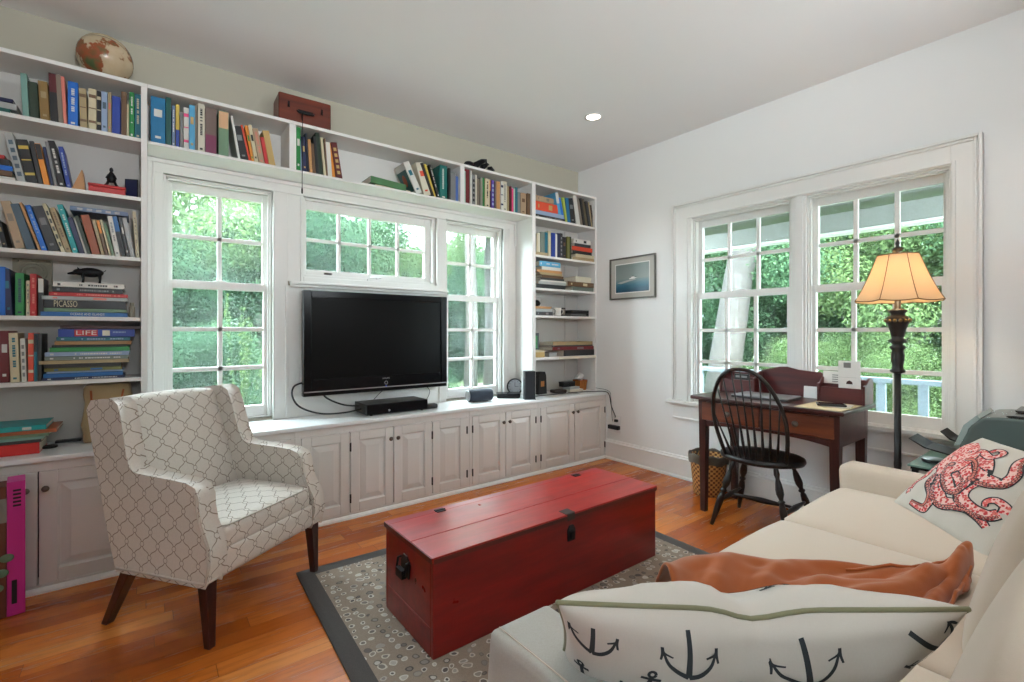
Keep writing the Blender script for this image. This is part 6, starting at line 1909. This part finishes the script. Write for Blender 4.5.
# towards the bookcase wall
for x, y, h, cr, li in ((-.6, 8.2, 2.6, 2.3, 0), (1.6, 9.4, 3.4, 2.4, 1), (3.4, 10.5, 3.9, 2.6, 0), (4.2, 11.2, 4.6, 2.1, 2), (.4, 11.5, 4.8, 3.0, 2), (-2.6, 11, 4.0, 3.0, 1),
                        (12.5, 21.5, 5.0, 4.0, 0), (13.0, 13.0, 5.2, 3.0, 0), (15.5, 19.5, 5.2, 4.0, 2), (3.0, 14.5, 5.0, 3.6, 1), (7.0, 19.0, 5.0, 3.8, 1), (14.5, 16, 5, 3.8, 1), (13.2, 18.8, 3.4, 4.4, 0), (10.6, 21, 3.4, 4.4, 1), (15.5, 24, 4.5, 5.0, 0), (-3, 16, 5, 4, 0)):
    tree(x, y, h * .62, cr * .86, li)
# towards the porch side
for x, y, h, cr, li in ((10.5, 4.6, 2.6, 2.3, 0), (10.6, 2.4, 2.2, 2.3, 2), (10.4, .2, 2.1, 2.3, 0), (12.2, 7.4, 3.6, 2.8, 2), (14.0, 4.4, 3.4, 3.2, 0), (14.0, 1.0, 3.2, 3.2, 2), (13.2, -2.2, 3.0, 3.2, 0),
                        (10.6, -2.2, 2.4, 2.4, 2), (18, 7.8, 3.6, 4, 0), (19, 3.2, 3.6, 4.2, 2), (18.5, -1.5, 3.6, 4.2, 0), (17, 11.5, 3.6, 4, 2)):
    tree(x, y, h, cr, li)
# big pale trunk leaning behind the porch rail, slim trunks by the path
t = thing('tree', 'large pale leaning tree trunk behind the left pane of the desk windows', 'tree', (8.3, 4.55, -.6))
MB().tube([(0.0, .05, 0), (0, -.12, 1.4), (0, -.34, 2.8), (0, -.66, 4.4), (0, -.9, 6.2)], [.34, .27, .23, .20, .15], 14).build('trunk', BARK, t, smooth=True)
crown(t, 1, 0, 6.4, 1.2, 1.0)
for x, y, lb in ((5.95, 9.3, 'slim pale tree trunk nearest the gravel path, seen through the right window'), (8.0, 11.5, 'slim pale tree trunk further along the gravel path')):
    t = thing('tree', lb, 'tree', (x, y, -.6))
    MB().tube([(0, 0, 0), (.05, 0, 2), (.02, .05, 4), (.1, 0, 6)], [.17, .14, .12, .1], 12).build('trunk', BARK, t, smooth=True)
    crown(t, 0, 2, 5.4, .95, x)
# shrubs
for x, y, cr, li in ((-.5, 5.9, .95, 1), (.5, 6.3, 1.1, 1), (1.5, 6.6, 1.0, 0), (2.4, 7.2, 1.0, 0), (4.1, 7.5, .62, 1), (8.4, 3.2, 1.0, 2), (8.0, 1.7, .95, 2), (8.6, .6, 1.0, 2), (8.2, -.8, 1.1, 2), (9.2, 6.2, 1.1, 0), (12.8, 3.4, 2.0, 0), (12.8, 1.0, 2.0, 0), (12.4, 5.8, 2.0, 0), (12.6, -1.4, 2.0, 1), (11.4, 17.0, 2.4, 0), (9.4, 16.2, 2.2, 1), (13.6, 16.8, 2.6, 2), (12.4, 20.5, 3.0, 0), (8.4, 6.3, .9, 2)):
    t = thing('shrub', 'rounded green shrub growing low in the garden beyond the windows', 'shrub', (x, y, -.6), 0, 'garden shrubs beyond the windows')
    crown(t, tr_r.randrange(2), li, cr * .75, cr / 2.0, tr_r.uniform(0, 6))
    MB().tube([(0, 0, 0), (0, 0, cr * .7)], [.05, .03], 6).build('stem', BARK, t)
# tall flowering stems outside the left window
t = thing('flower_stems', 'tall pale flowering stems outside the left window', 'plant', (.75, 5.1, -.6))
mb = MB(); fl = MB(); r_ = random.Random(5)
for k in range(7):
    bx = r_.uniform(-.12, .12); tx = bx + r_.uniform(-.2, .45); hh = r_.uniform(1.7, 2.15)
    pts = [(bx, 0, 0), (bx * .8 + tx * .2, 0, hh * .5), (tx, 0, hh)]
    mb.tube(pts, [.008, .006, .003], 6)
    for q in range(46):
        f_ = r_.uniform(.55, 1); x = bx + (tx - bx) * f_ ** 1.5
        fl.sphere((x + r_.uniform(-.02, .02), r_.uniform(-.02, .02), hh * f_), .012, 6, 4)
mb.build('stem', LF[0], t); fl.build('flowers', LF[2], t)

# porch beside the desk wall
PX0, PX1, PY0, PY1 = XW + Wt + .01, 5.55, -3.0, 3.9
o = MB().box(PX0, PX1 + .1, PY0, PY1, -.30, -.14).build('porch_deck', paint('deck_grey', srgb(90, 95, 98), .6)); tag(o, 'grey porch deck outside the desk windows', 'deck')
pr_ = thing('porch_roof', 'grey-green porch roof with white eave beam above the desk windows', 'roof', (0, 0, 0))
mb = MB()
mb.prism([(PX0, 2.95), (PX1 + .25, 2.42), (PX1 + .25, 2.48), (PX0, 3.05)], PY0, PY1, 'y'); mb.build('soffit', paint('soffit', srgb(142, 142, 138), .7), pr_)
MB().box(PX1 - .07, PX1 + .07, PY0, PY1, 2.205, 2.39).build('eave_beam', paint('eave_beam_paint', srgb(142, 142, 138), .6), pr_, bevel=.01)
MB().box(PX1 - .075, PX1 + .075, PY0, PY1, 2.18, 2.2045).build('beam_edge', M['trim'], pr_)
rl = thing('porch_railing', 'blue-grey wooden porch railing seen low through the desk windows', 'railing', (0, 0, 0))
m_ = paint('rail_paint', srgb(116, 128, 136), .5)
MB().box(PX1 - .05, PX1 + .05, PY0 + .17, PY1 - .14, .72, .765).build('top_rail', m_, rl, bevel=.004); MB().box(PX1 - .03, PX1 + .03, PY0 + .17, PY1 - .14, -.05, -.01).build('bottom_rail', m_, rl, bevel=.003)
y = -1.35
while y < 3.7:
    MB().box(PX1 - .02, PX1 + .02, y - .035, y + .035, -.01, .72).build('baluster', m_, rl); y += .31
for yy in (-2.9, 3.83):
    o = MB().box(PX1 - .06, PX1 + .06, yy - .06, yy + .06, -.1395, 2.1795).build('porch_post', M['trim']); tag(o, 'white square porch post at the %s end of the railing' % ('near' if yy < 0 else 'far'), 'post')

for o in bpy.data.objects:
    if o.type == 'MESH' and o.parent is None and 'kind' not in o and 'label' not in o: print('UNLABELLED', o.name)
